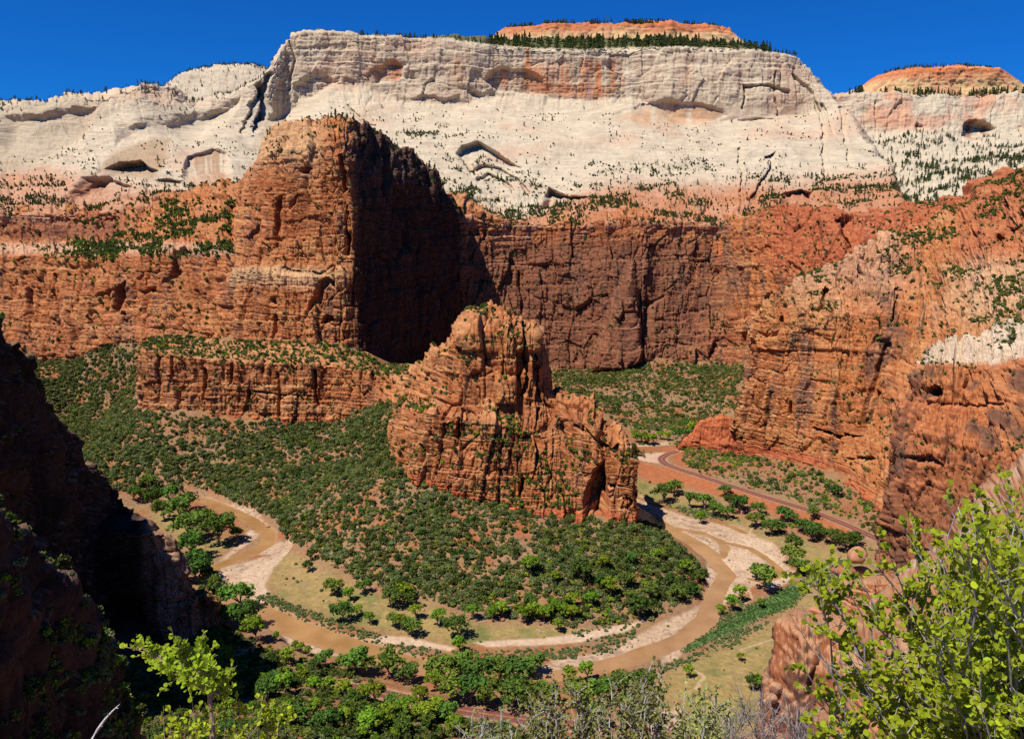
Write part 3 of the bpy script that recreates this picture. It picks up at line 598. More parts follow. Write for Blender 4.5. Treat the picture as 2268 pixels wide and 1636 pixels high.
# shaded cliff at the left edge
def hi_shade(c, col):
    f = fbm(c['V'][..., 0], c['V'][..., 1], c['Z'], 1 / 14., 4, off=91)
    lit = sst(300, 330, c['x'] + 8 * f) * sst(1130, 1150, c['y'])  # sunlit end of the wall, kept in a lighter rock colour
    a = mix(mix(np.array((.05, .03, .021)), np.array((.02, .014, .012)), sst(-.4, .3, f)), np.array((.26, .15, .09)), .6 * sst(.45, .8, c['nz']))  # varnished rock, darkened further so the colour carries the wall's shade
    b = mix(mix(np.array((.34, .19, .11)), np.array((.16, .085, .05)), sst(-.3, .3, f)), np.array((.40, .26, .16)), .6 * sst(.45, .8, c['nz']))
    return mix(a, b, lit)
KX = [(-250,610),(-60,664),(0,714),(30,745),(70,795),(90,850),(130,930),(165,985),(215,1040),(250,1095),(300,1140),(330,1168),(388,1192),(416,1258),(428,1302),(425,1330)]
KD = [275,305,325,338,352,362,382,410,440,455,455,422,422,425,430,540]
K0 = [(x, y, d) for (x, y), d in zip(KX, KD)]
K1 = [(x, y, d + (3 if i < 11 else -3)) for i, ((x, y), d) in enumerate(zip([(-235,800),(-48,850),(14,870),(46,885),(90,920),(112,968),(150,1020),(190,1070),(240,1120),(278,1165),(312,1196),(340,1260),(394,1268),(418,1300),(434,1330),(430,1350)], KD))]
K2 = [at(x, 1600, d + 1) * (1, 1, 0) + (0, 0, 1.0) for x, d in zip([-220,-35,40,80,120,145,180,222,268,300,326], KD)] + [at(352, 1400, 419), at(398, 1402, 418), at(428, 1398, 420), at(446, 1388, 427), at(446, 1388, 540)]
K2 = np.array(K2)
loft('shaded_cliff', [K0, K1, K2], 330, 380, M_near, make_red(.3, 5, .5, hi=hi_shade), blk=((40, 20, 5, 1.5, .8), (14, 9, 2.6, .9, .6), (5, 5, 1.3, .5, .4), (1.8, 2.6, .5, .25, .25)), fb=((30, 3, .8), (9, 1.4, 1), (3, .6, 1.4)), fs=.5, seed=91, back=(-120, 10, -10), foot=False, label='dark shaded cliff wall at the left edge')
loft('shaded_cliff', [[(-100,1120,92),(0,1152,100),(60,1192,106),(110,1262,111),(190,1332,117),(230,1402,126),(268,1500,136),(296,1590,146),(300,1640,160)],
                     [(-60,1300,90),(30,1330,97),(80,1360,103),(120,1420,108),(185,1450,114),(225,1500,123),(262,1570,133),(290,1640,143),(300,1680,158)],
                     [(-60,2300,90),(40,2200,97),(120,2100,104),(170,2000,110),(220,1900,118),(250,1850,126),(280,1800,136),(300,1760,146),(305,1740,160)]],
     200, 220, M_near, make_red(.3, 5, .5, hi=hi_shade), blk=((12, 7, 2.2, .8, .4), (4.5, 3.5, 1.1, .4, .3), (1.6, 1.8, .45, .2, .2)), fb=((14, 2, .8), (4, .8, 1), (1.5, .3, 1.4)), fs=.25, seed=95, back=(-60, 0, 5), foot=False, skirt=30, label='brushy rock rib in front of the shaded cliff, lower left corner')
loft('rock_knob', [[(x, y, d * 1.25) for x, y, d in r] for r in ([(424,1312,372),(426,1306,358),(452,1301,357),(480,1318,357),(484,1330,380)], [(424,1330,368),(424,1326,352),(452,1322,351),(482,1332,352),(488,1340,380)], [(426,1400,366),(430,1398,349),(458,1402,348),(486,1398,350),(490,1390,380)])],
     80, 70, M_near, make_red(.4, 4, .5), blk=((9, 6, 1.6, .6, .3), (3, 3, .8, .3, .25)), fb=((8, 1, 1),), fs=0.25, fa=1, seed=97, label='small brown rock knob beside the river trees below the shaded cliff')
# ------------------------------------------------------------------ valley floor and talus
ctrl = []
for (x, y, z) in [(450,1110,1),(600,1200,.6),(480,1290,.6),(700,1300,3),(650,1250,2.5),(900,1335,4),(1000,1400,2.2),(800,1450,1),(1200,1400,2.5),(1400,1385,2.2),(1560,1345,.8),
                  (1580,1230,.6),(1650,1270,.8),(1500,1160,.6),(1430,1110,.6),(1700,1190,2),(1600,1120,2.5),(1500,1080,3),(1430,1065,3),(1450,1003,9),(1405,1005,9),(1420,985,2),(1480,985,3),(1430,965,2),(1500,950,4),
                  (1750,1230,2.5),(1800,1300,2.5),(1700,1400,2.5),(1600,1480,3.5),(1500,1560,5),(1300,1500,2),(1100,1540,4.5),(900,1500,2),(850,1475,1),(760,1290,4),(1050,1350,4),(1300,1370,3.5),(1480,1330,4),(1545,1280,2.5),
                  (180,960,3),(140,930,5),(250,1000,6),(330,1100,2),(400,1100,1.5),(250,900,22),(280,800,52),(140,830,45),(230,780,62),
                  (600,1500,11),(500,1450,8),(700,1560,17),(900,1620,17),(600,1636,40),(420,1560,22),(385,1430,6),(200,1636,22),(250,1500,6),(520,1560,18),(450,1420,8),(1200,1700,22),(1500,1750,25),(1700,1636,20),(1900,1636,30),(1000,1636,14),(780,1500,6),(650,1450,5),
                  (1400,870,22),(1300,850,30),(1500,880,18),(1600,860,26),(1560,920,6),(1480,920,5),(1350,920,10),(1400,940,4)]:
    ctrl.append(tuple(onz(x, y, z)))
ROAD_FAR = [(1410,1004,9),(1500,998,9),(1478,1004,9),(1463,1014,9),(1470,1024,9.3),(1500,1037,9.8),(1540,1049,10),(1600,1069,10),(1700,1101,10.3),(1800,1131,10.8),(1880,1163,11),(1945,1193,11),(2060,1250,12)]
ROAD_NEAR = [(760,1518,6),(830,1530,6),(900,1546,6),(960,1560,6.2),(1040,1574,6.5),(1150,1590,7),(1300,1608,7.5),(1460,1622,8),(1560,1632,8.5),(1750,1655,9)]
far_pts = np.array([onz(*p) for p in ROAD_FAR[1:]]); near_pts = np.array([onz(*p) for p in ROAD_NEAR])
ctrl += [tuple(p) for p in far_pts] + [tuple(p) for p in near_pts]
ctrl += TERR
for X_, Y_, Z_ in [(300,350,70),(350,480,60),(0,230,45),(-60,250,48),(60,230,50),(150,200,80),(0,120,110),(-100,120,120),(150,120,130),(500,800,150),(-600,800,120),(0,1250,70),(400,1300,120),(-400,1300,150)]:
    ctrl.append((X_, Y_, Z_))
ctrl = np.array(ctrl)
# thin out duplicates
keep = []
for i, p in enumerate(ctrl):
    if all(np.hypot(*(p[:2] - ctrl[j][:2])) > 2.0 for j in keep): keep.append(i)
ctrl = ctrl[keep]
Dm = np.hypot(ctrl[:, None, 0] - ctrl[None, :, 0], ctrl[:, None, 1] - ctrl[None, :, 1])
n_ = len(ctrl)
A_ = np.zeros((n_ + 1, n_ + 1)); A_[:n_, :n_] = -Dm - np.eye(n_) * 0; A_[:n_, n_] = 1; A_[n_, :n_] = 1
wv = np.linalg.solve(A_, np.concatenate([ctrl[:, 2], [0]]))
def base_h(X, Y):
    out = np.full(X.shape, wv[-1])
    for i in range(n_): out -= wv[i] * np.hypot(X - ctrl[i, 0], Y - ctrl[i, 1])
    return out
def wpoly(pts, z=1.0): return [tuple(onz(x, y, z)[:2]) for x, y in pts]
def wline(pts, z=1.0): return [tuple(onz(p[0], p[1], z)[:2]) for p in pts]
# water: centre lines with half widths in metres
RIV = [([(400,1098),(450,1104),(490,1119),(530,1137),(565,1158),(594,1180),(590,1203),(555,1224),(512,1240),(476,1254),(462,1280),(472,1306),(500,1322),(540,1342),(600,1368),(680,1399),(760,1426),(840,1450),(925,1474),(1010,1492),(1120,1502),(1220,1497),(1300,1483),(1380,1462),(1450,1438),(1520,1408),(1566,1368),(1578,1330),(1596,1296),(1612,1272),(1590,1248),(1572,1222),(1545,1206),(1500,1182),(1450,1152),(1405,1124),(1360,1100)],
        [5.5,5.5,5,5,6,5.5,5,5,4.5,4,5.5,9.5,10,9.5,9,8.5,8,7.5,6.5,6,5.5,5.5,5.5,6,6,6,6.2,5.8,5.5,5.2,5.2,6,7,7,6.5,6,5]),
       ([(1500,1168),(1560,1180),(1596,1196),(1608,1212),(1600,1232)], [2,2.6,3,3.2,2.5]), ([(1606,1200),(1660,1212),(1706,1240),(1724,1258),(1718,1275),(1690,1285),(1660,1280)], [1.6,2,2.2,2.6,2.8,2.2,1.2]), ([(1620,1164),(1650,1178)], [1.6,2.0])]
GRAVEL = [[(476,1262),(512,1250),(560,1238),(608,1226),(648,1211),(640,1224),(606,1256),(590,1290),(578,1322),(590,1340),(560,1334),(540,1318),(515,1292),(480,1290)],
          [(548,1128),(582,1138),(566,1160),(578,1180),(560,1196),(520,1222),(500,1236),(485,1240),(520,1210),(556,1180)], [(480,1108),(560,1128),(600,1170),(590,1180),(540,1140)], [(600,1205),(640,1195),(650,1212),(600,1226),(570,1226)],
          [(1400,1100),(1450,1118),(1520,1142),(1600,1162),(1660,1180),(1710,1202),(1740,1228),(1738,1250),(1764,1268),(1740,1290),(1706,1306),(1680,1290),(1640,1310),(1606,1336),(1598,1330),(1600,1300),(1570,1300),(1560,1270),(1566,1240),(1530,1215),(1480,1190),(1420,1150),(1390,1130)],
          [(1195,1478),(1240,1460),(1330,1442),(1400,1410),(1466,1376),(1530,1348),(1585,1318),(1582,1345),(1560,1380),(1500,1412),(1420,1440),(1340,1468),(1260,1492),(1195,1496)],
          [(1480,1440),(1520,1432),(1500,1460),(1450,1474)], [(590,1360),(640,1378),(650,1390),(610,1382)], [(620,1400),(680,1420),(760,1450),(720,1456),(640,1430)], [(900,1462),(960,1470),(960,1486),(900,1480)], [(1405,985),(1480,975),(1490,985),(1405,998)]]
SAND = [[(536,1262),(600,1236),(648,1211),(628,1232),(600,1262),(586,1296),(600,1310),(586,1322),(560,1314),(530,1290)],
        [(812,1415),(850,1406),(900,1408),(960,1422),(1010,1434),(1000,1442),(930,1432),(850,1424)], [(1050,1424),(1120,1418),(1200,1416),(1280,1404),(1400,1382),(1440,1372),(1390,1400),(1290,1424),(1180,1432),(1080,1434)],
        [(1594,1226),(1612,1212),(1660,1216),(1694,1238),(1690,1262),(1650,1258),(1620,1262),(1600,1244)], [(1640,1178),(1700,1200),(1736,1232),(1728,1250),(1690,1222),(1640,1195)], [(1600,1300),(1640,1296),(1636,1310),(1606,1338)],
        [(1690,1288),(1740,1270),(1762,1270),(1720,1300)], [(545,1178),(562,1172),(560,1190),(545,1200)]]
PALE = [[(1400,1004),(1455,1002),(1500,1000),(1470,1008),(1455,1016),(1462,1026),(1436,1022),(1400,1014)], [(1470,1560),(1510,1550),(1520,1600),(1470,1620)]]
REEDS = [[(1500,1436),(1560,1400),(1606,1372),(1640,1346),(1690,1322),(1740,1296),(1786,1282),(1796,1310),(1760,1350),(1700,1368),(1650,1392),(1580,1424),(1520,1452)]]
MEADOW = [[(600,1240),(650,1230),(690,1250),(760,1290),(850,1330),(950,1345),(1060,1385),(1200,1388),(1330,1398),(1450,1385),(1490,1366),(1400,1400),(1200,1420),(1000,1430),(850,1400),(720,1370),(620,1330),(590,1300)],
          [(1400,1060),(1460,1080),(1540,1110),(1640,1150),(1740,1190),(1880,1240),(1960,1290),(1960,1700),(1300,1700),(1440,1500),(1560,1450),(1700,1380),(1800,1290),(1760,1250),(1730,1220),(1600,1150),(1480,1120),(1400,1095)],
          [(340,1110),(430,1140),(470,1190),(540,1190),(470,1240),(400,1200),(330,1150)]]
REDS = [[(1470,1010),(1540,975),(1580,990),(1530,1010),(1520,1035),(1600,1062),(1500,1040)], [(1410,1030),(1500,1042),(1600,1075),(1720,1112),(1860,1165),(1930,1200),(1860,1200),(1760,1160),(1640,1110),(1520,1075),(1420,1055)], [(1110,1150),(1200,1160),(1180,1230),(1140,1240)], [(860,1060),(900,1075),(1000,1110),(1080,1150),(1000,1140),(880,1090)]]

NYt, NXt = 520, 900
tx = np.linspace(-260, 2520, NXt)
ty = np.concatenate([np.linspace(752, 960, 90)[:-1], np.linspace(960, 1560, 330)[:-1], np.linspace(1560, 2300, NYt - 418)])
NYt = len(ty)
gx, gy = np.meshgrid(tx, ty)
gp = onz(gx, gy, 2.0); GX, GY = gp[..., 0], gp[..., 1]
GZ = base_h(GX, GY)
GZ = np.maximum(GZ, 1.0 + .5 * fbm(GX, GY, GX * 0, 1 / 30., 3))
slope_amt = sst(4, 22, GZ)
GZ = GZ + slope_amt * (4.0 * fbm(GX, GY, GX * 0 + 3, 1 / 45., 3) + 1.1 * fbm(GX, GY, GX * 0 + 8, 1 / 9., 4)) + .25 * fbm(GX, GY, GX * 0 + 1, 1 / 8., 3)
# roads: a levelled bench
def dense(pts, step=2.0):
    pts = np.array(pts); out = []
    for a, b in zip(pts[:-1], pts[1:]):
        n = max(2, int(np.linalg.norm(b - a) / step)); out += [a + (b - a) * t for t in np.linspace(0, 1, n, endpoint=False)]
    out.append(pts[-1]); o = np.array(out)
    for _ in range(12): o[1:-1] = (o[:-2] + 2 * o[1:-1] + o[2:]) / 4
    return o
far_c = dense(far_pts); near_c = dense(near_pts)
def near_on(X, Y, c):
    d = np.full(X.shape, 1e9); z = np.zeros(X.shape)
    for p in c[::2]:
        q = np.hypot(X - p[0], Y - p[1]); m = q < d; d = np.where(m, q, d); z = np.where(m, p[2], z)
    return d, z
box = (GY < 900)
ROADD = np.full(GX.shape, 1e9)
for c in (far_c, near_c):
    d, z = near_on(GX, GY, c)
    t = sst(13, 5.0, d); GZ = GZ * (1 - t) + (z - .12) * t; ROADD = np.minimum(ROADD, d)
# the gravel turnout beside the curve
pw = wpoly([(1395,1000),(1500,995),(1470,1006),(1458,1016),(1470,1030),(1430,1024),(1395,1016)], 9.0)
t = sst(-6, 1, sdf(GX, GY, pw)); GZ = GZ * (1 - t) + 8.85 * t
# river bed
RD = np.full(GX.shape, 1e9)
warp = 1.6 * fbm(GX, GY, GX * 0 + 5, 1 / 14., 3)
for pts, hw in RIV:
    pl = wline(pts, .3)
    for i in range(len(pl) - 1):
        x0, y0 = pl[i]; x1, y1 = pl[i + 1]; dx, dy = x1 - x0, y1 - y0
        tt = np.clip(((GX - x0) * dx + (GY - y0) * dy) / (dx * dx + dy * dy), 0, 1)
        RD = np.minimum(RD, np.hypot(GX - x0 - tt * dx, GY - y0 - tt * dy) - (hw[i] * (1 - tt) + hw[i + 1] * tt))
RD = RD + warp
GRV = np.full(GX.shape, -1e9)
for p in GRAVEL: GRV = np.maximum(GRV, sdf(GX, GY, wpoly(p)))
SND = np.full(GX.shape, -1e9)
for p in SAND: SND = np.maximum(SND, sdf(GX, GY, wpoly(p)))
low = np.minimum(GZ, .55 + .30 * fbm(GX, GY, GX * 0 + 12, 1 / 6., 3) + .25 * sst(0, 6, SND))
t = sst(-3, 2, np.maximum(GRV, -RD * .0 - 3 + (RD < 3) * (3.5 - RD)))
flat = GZ < 9
GZ = np.where(flat, GZ * (1 - t) + low * t, GZ)
GZ = np.where((RD < 2.5) & flat, np.minimum(GZ, np.where(RD < 0, -.25 + .25 * np.maximum(RD, -3), -.25 + .5 * RD)), GZ)
GV = np.stack([GX, GY, GZ], -1)
gn = normals(GV)
vx, vy = proj(GV)
f1 = fbm(GX, GY, GX * 0, 1 / 25., 4, off=3); f2 = fbm(GX, GY, GX * 0, 1 / 6., 4, off=8); f3 = fbm(GX, GY, GX * 0, 1 / 60., 3, off=15)
SOIL = np.array((.245, .14, .075)); RSOIL = np.array((.285, .10, .042)); DRY = np.array((.275, .19, .07)); GRASS = np.array((.15, .145, .045)); SANDC = np.array((.47, .33, .215)); GRAVC = np.array((.36, .235, .145)); SILT = np.array((.30, .17, .085))
gc = mix(mix(SOIL, RSOIL, sst(-.3, .4, f1)), DRY * .9, .55 * sst(-.1, .5, f2))
MEA = np.full(GX.shape, -1e9)
for p in MEADOW: MEA = np.maximum(MEA, sdf(GX, GY, wpoly(p)))
f4 = fbm(GX, GY, GX * 0, 1 / 2.2, 3, off=33)
mc = mix(mix(DRY * (1 + .3 * f4)[..., None], GRASS, sst(-.25, .45, f1 + .5 * f2)), SOIL * 1.25, .5 * sst(.05, .5, f3 + .4 * f2))
gc = mix(gc, mc, sst(-6, 8, MEA + 6 * f1) * sst(14, 6, GZ))
for p in REDS: gc = mix(gc, mix(RSOIL, np.array((.34, .10, .038)), .5 + .5 * f2), .85 * sst(-3, 4, sdf(GX, GY, wpoly(p, 6)) + 4 * f1))
REE = np.full(GX.shape, -1e9)
for p in REEDS: REE = np.maximum(REE, sdf(GX, GY, wpoly(p)))
gc = mix(gc, np.array((.075, .13, .035)) * (1 + .35 * f2)[..., None], sst(-1, 4, REE + 3 * f1))
nearw = sst(4.5, 0, RD) * (GZ < 5)
gc = mix(gc, mix(SILT, GRAVC, .5 + .5 * f2), nearw * .8)
tg = sst(-1.5, 1.5, GRV + 2 * f1) * (GZ < 6)
gc = mix(gc, mix(mix(GRAVC, SANDC, .5 + .6 * f2), np.array((.22, .14, .09)), sst(.1, .5, fbm(GX, GY * 1.6, GX * 0, 1 / 4., 4, off=22)) * .75), tg)
gc = mix(gc, SANDC * (1 + .12 * f2)[..., None], sst(-1, 2, SND + 1.5 * f1) * (GZ < 6))
for p in PALE: gc = mix(gc, np.array((.46, .30, .20)), sst(-1, 1.5, sdf(GX, GY, wpoly(p, 8.8)) + f2))
gc = mix(gc, np.array((.36, .23, .14)), .6 * sst(6.5, 4.5, ROADD + f2))
for pth in ([(1590,1185),(1640,1190),(1680,1160)], [(1620,1310),(1650,1310),(1658,1300),(1666,1320),(1645,1335)], [(1640,1440),(1690,1425),(1740,1412)], [(1400,1092),(1430,1100),(1450,1110)], [(1520,1470),(1560,1500),(1540,1530)]):
    gc = mix(gc, np.array((.45, .30, .18)), .8 * sst(1.3, .5, line_dist(GX, GY, wline(pth, 2)) + .5 * f2))
terrain = mesh_obj('terrain', GV.reshape(-1, 3), grid_faces(NYt, NXt)[:, ::-1] if gn[..., 2].mean() < 0 else grid_faces(NYt, NXt), M_soil, cols=np.clip(gc, .01, .8).reshape(-1, 3))
tag(terrain, 'canyon floor with dry meadow, sand bars and red talus slopes', kind='structure')
if gn[..., 2].mean() < 0: gn = -gn

# one sheet under everything, out to the horizon
m, nt, b = newmat('desert_ground'); b.inputs['Base Color'].default_value = (.25, .13, .07, 1); b.inputs['Roughness'].default_value = 1
tag(mesh_obj('ground', [(-9000, -3000, -6), (9000, -3000, -6), (9000, 14000, -6), (-9000, 14000, -6)], [(0, 1, 2, 3)], m), 'desert ground plain running out to the horizon', kind='structure')

# water sheet
m, nt, b = newmat('muddy_water'); L = nt.links.new
tc = N(nt, 'ShaderNodeTexCoord'); nz = N(nt, 'ShaderNodeTexNoise'); nz.inputs['Scale'].default_value = .35; nz.inputs['Detail'].default_value = 5
L(tc.outputs['Object'], nz.inputs[0])
nz2 = N(nt, 'ShaderNodeTexNoise'); nz2.inputs['Scale'].default_value = .06; nz2.inputs['Detail'].default_value = 4; L(tc.outputs['Object'], nz2.inputs[0])
cr = N(nt, 'ShaderNodeValToRGB'); cr.color_ramp.elements[0].position = .35; cr.color_ramp.elements[1].position = .65
cr.color_ramp.elements[0].color = (.28, .145, .052, 1); cr.color_ramp.elements[1].color = (.37, .20, .08, 1)
L(nz2.outputs[0], cr.inputs[0]); L(cr.outputs[0], b.inputs['Base Color']); b.inputs['Roughness'].default_value = .14
bu = N(nt, 'ShaderNodeBump'); bu.inputs['Strength'].default_value = .5; bu.inputs['Distance'].default_value = .2; L(nz.outputs[0], bu.inputs['Height']); L(bu.outputs[0], b.inputs['Normal'])
rb = []
for (pts, hw) in RIV[:1]:
    pl = np.array([onz(p[0], p[1], 0) for p in pts]); rb.append(pl)
wx = np.array([onz(x, y, 0.) for x, y in [(380,1085),(700,1160),(1150,1300),(1380,1090),(1800,1180),(1850,1300),(1650,1420),(1350,1520),(1000,1520),(700,1460),(420,1330)]])
# the sheet is a fan; the banks rise through it, so only the channels show
cen = wx.mean(0); V = np.vstack([[cen], wx]); n = len(wx)
F = [(0, 1 + (i + 1) % n, 1 + i, 1 + i) for i in range(n)]
me = bpy.data.meshes.new('river'); me.from_pydata([tuple(v) for v in V], [], [f[:3] for f in F]); me.materials.append(m)
for p in me.polygons:
    if p.normal.z < 0: p.flip()
ro = bpy.data.objects.new('river', me); COL.objects.link(ro); tag(ro, 'muddy brown river bending round the butte', kind='structure')

# roads
def road(name, c, hw, label, zoff=.06):
    tang = np.gradient(c[:, :2], axis=0); tang /= np.linalg.norm(tang, axis=1, keepdims=True)
    nrm = np.stack([-tang[:, 1], tang[:, 0]], 1)
    def strip(a, b, z):
        V = []
        for p, q in zip(c, nrm): V += [(p[0] + q[0] * a, p[1] + q[1] * a, p[2] + z), (p[0] + q[0] * b, p[1] + q[1] * b, p[2] + z)]
        i = np.arange(len(c) - 1)[:, None] * 2
        return np.array(V), np.concatenate([i, i + 1, i + 3, i + 2], 1)
    V, F = strip(hw, -hw, zoff)
    r = mesh_obj(name, V, F, M_asph); tag(r, label, kind='structure')
    for a in (.16, -.32): 
        V, F = strip(a + .16, a, zoff + .03); mesh_obj('centre_line', V, F, M_yel, r)
    for s in (hw - .3, -hw + .18):
        V, F = strip(s + .12, s, zoff + .03); mesh_obj('edge_line', V, F, M_wht, r)
    return r
M_asph, nt, b = newmat('red_asphalt'); L = nt.links.new
tc = N(nt, 'ShaderNodeTexCoord'); nz = N(nt, 'ShaderNodeTexNoise'); nz.inputs['Scale'].default_value = .5; nz.inputs['Detail'].default_value = 6; L(tc.outputs['Object'], nz.inputs[0])
cr = N(nt, 'ShaderNodeValToRGB'); cr.color_ramp.elements[0].position = .3; cr.color_ramp.elements[1].position = .7
cr.color_ramp.elements[0].color = (.125, .035, .028, 1); cr.color_ramp.elements[1].color = (.175, .055, .043, 1); L(nz.outputs[0], cr.inputs[0]); L(cr.outputs[0], b.inputs['Base Color']); b.inputs['Roughness'].default_value = .85
M_yel, nt, b = newmat('yellow_paint'); b.inputs['Base Color'].default_value = (.62, .29, .02, 1); b.inputs['Roughness'].default_value = .7
M_wht, nt, b = newmat('worn_white_paint'); b.inputs['Base Color'].default_value = (.4, .27, .2, 1); b.inputs['Roughness'].default_value = .8
road('road', far_c, 3.6, 'red asphalt road curving along the right bank below the cliffs')
road('road', near_c, 3.6, 'red asphalt road crossing behind the trees at the bottom')
print('terrain', time.time() - T0)
# ------------------------------------------------------------------ vegetation
def leaf_mat(name, col, var=.35, trans=.25, hue=.03):
    m = bpy.data.materials.new(name); m.use_nodes = True; nt = m.node_tree; L = nt.links.new
    nt.nodes.remove(nt.nodes['Principled BSDF']); out = nt.nodes['Material Output']
    oi = N(nt, 'ShaderNodeObjectInfo'); ge = N(nt, 'ShaderNodeNewGeometry')
    hs = N(nt, 'ShaderNodeHueSaturation'); hs.inputs['Color'].default_value = (*col, 1)
    mr = N(nt, 'ShaderNodeMapRange'); mr.inputs[3].default_value = 1 - var; mr.inputs[4].default_value = 1 + var; L(ge.outputs['Random Per Island'], mr.inputs[0])
    m2 = N(nt, 'ShaderNodeMapRange'); m2.inputs[3].default_value = .7; m2.inputs[4].default_value = 1.35; L(oi.outputs['Random'], m2.inputs[0])
    mm = N(nt, 'ShaderNodeMath', operation='MULTIPLY'); L(mr.outputs[0], mm.inputs[0]); L(m2.outputs[0], mm.inputs[1]); L(mm.outputs[0], hs.inputs['Value'])
    m3 = N(nt, 'ShaderNodeMapRange'); m3.inputs[3].default_value = .5 - hue; m3.inputs[4].default_value = .5 + hue
    fr = N(nt, 'ShaderNodeMath', operation='FRACT'); ml = N(nt, 'ShaderNodeMath', operation='MULTIPLY'); ml.inputs[1].default_value = 7.31
    L(oi.outputs['Random'], ml.inputs[0]); L(ml.outputs[0], fr.inputs[0]); L(fr.outputs[0], m3.inputs[0]); L(m3.outputs[0], hs.inputs['Hue'])
    d = N(nt, 'ShaderNodeBsdfDiffuse'); t = N(nt, 'ShaderNodeBsdfTranslucent'); mx = N(nt, 'ShaderNodeMixShader'); mx.inputs[0].default_value = trans
    L(hs.outputs[0], d.inputs[0]); L(hs.outputs[0], t.inputs[0]); L(d.outputs[0], mx.inputs[1]); L(t.outputs[0], mx.inputs[2]); L(mx.outputs[0], out.inputs[0])
    return m
LM = dict(sage=leaf_mat('grey_green_foliage', (.15, .17, .062)), juniper=leaf_mat('juniper_foliage', (.078, .105, .026)), olive=leaf_mat('olive_foliage', (.15, .172, .034)),
          oak=leaf_mat('oak_foliage', (.175, .255, .022)), cotton=leaf_mat('cottonwood_foliage', (.125, .195, .03)), cottond=leaf_mat('dark_cottonwood_foliage', (.082, .135, .024)),
          willow=leaf_mat('willow_foliage', (.14, .19, .065)), pine=leaf_mat('pine_foliage', (.062, .08, .028), .3, .1), reed=leaf_mat('reed_foliage', (.09, .17, .04), .3, .3))
M_bark, nt, b = newmat('grey_bark'); L = nt.links.new
nz = N(nt, 'ShaderNodeTexNoise'); nz.inputs['Scale'].default_value = 3; nz.inputs['Detail'].default_value = 5
tc = N(nt, 'ShaderNodeTexCoord'); L(tc.outputs['Object'], nz.inputs[0])
cr = N(nt, 'ShaderNodeValToRGB'); cr.color_ramp.elements[0].color = (.09, .07, .05, 1); cr.color_ramp.elements[1].color = (.22, .18, .14, 1); L(nz.outputs[0], cr.inputs[0]); L(cr.outputs[0], b.inputs['Base Color']); b.inputs['Roughness'].default_value = .9

def quads(Pc, Nn, size, r):
    n = len(Pc)
    t = np.cross(Nn, r.normal(size=(n, 3))); t /= np.linalg.norm(t, axis=1, keepdims=True) + 1e-9
    bt = np.cross(Nn, t); sz = (size * r.uniform(.6, 1.3, n))[:, None]
    V = np.stack([Pc - t * sz - bt * sz * .7, Pc + t * sz - bt * sz * .7, Pc + t * sz * .8 + bt * sz * .7, Pc - t * sz * .8 + bt * sz * .7], 1).reshape(-1, 3)
    return V, np.arange(4 * n).reshape(-1, 4)
def crown_pts(r, ncl, per, rx, rz, zc, crad, shell=.55):
    d = r.normal(size=(ncl, 3)); d /= np.linalg.norm(d, axis=1, keepdims=True); d[:, 2] = np.where(d[:, 2] < -.35, -d[:, 2], d[:, 2])
    rad = r.uniform(shell, 1, ncl)[:, None]; c = d * rad * np.array((rx, rx, rz)) + np.array((0, 0, zc))
    q = r.normal(size=(ncl, per, 3)); q /= np.linalg.norm(q, axis=2, keepdims=True)
    cr_ = crad * r.uniform(.6, 1.25, ncl)[:, None, None]
    Pp = c[:, None] + q * cr_ * r.uniform(.55, 1, (ncl, per, 1)) * np.array((1, 1, .8))
    Nn = q + .5 * r.normal(size=q.shape) + np.array((0, 0, .25)); Nn /= np.linalg.norm(Nn, axis=2, keepdims=True)
    return Pp.reshape(-1, 3), Nn.reshape(-1, 3), c
def tube(pts, rads, sides=6):
    pts = np.array(pts, float); V = []; n = len(pts)
    for i in range(n):
        d = pts[min(i + 1, n - 1)] - pts[max(i - 1, 0)]; d /= np.linalg.norm(d) + 1e-9
        a = np.cross(d, (0.3, .2, 1) if abs(d[2]) < .95 else (1, 0, 0)); a /= np.linalg.norm(a) + 1e-9; bb = np.cross(d, a)
        for k in range(sides):
            an = 2 * math.pi * k / sides; V.append(pts[i] + rads[i] * (a * math.cos(an) + bb * math.sin(an)))
    F = [(i * sides + k, i * sides + (k + 1) % sides, (i + 1) * sides + (k + 1) % sides, (i + 1) * sides + k) for i in range(n - 1) for k in range(sides)]
    return np.array(V), np.array(F, int)
def join(parts):
    V = []; F = []; o = 0
    for v, f in parts: V.append(v); F.append(f + o); o += len(v)
    return np.vstack(V), np.vstack(F)

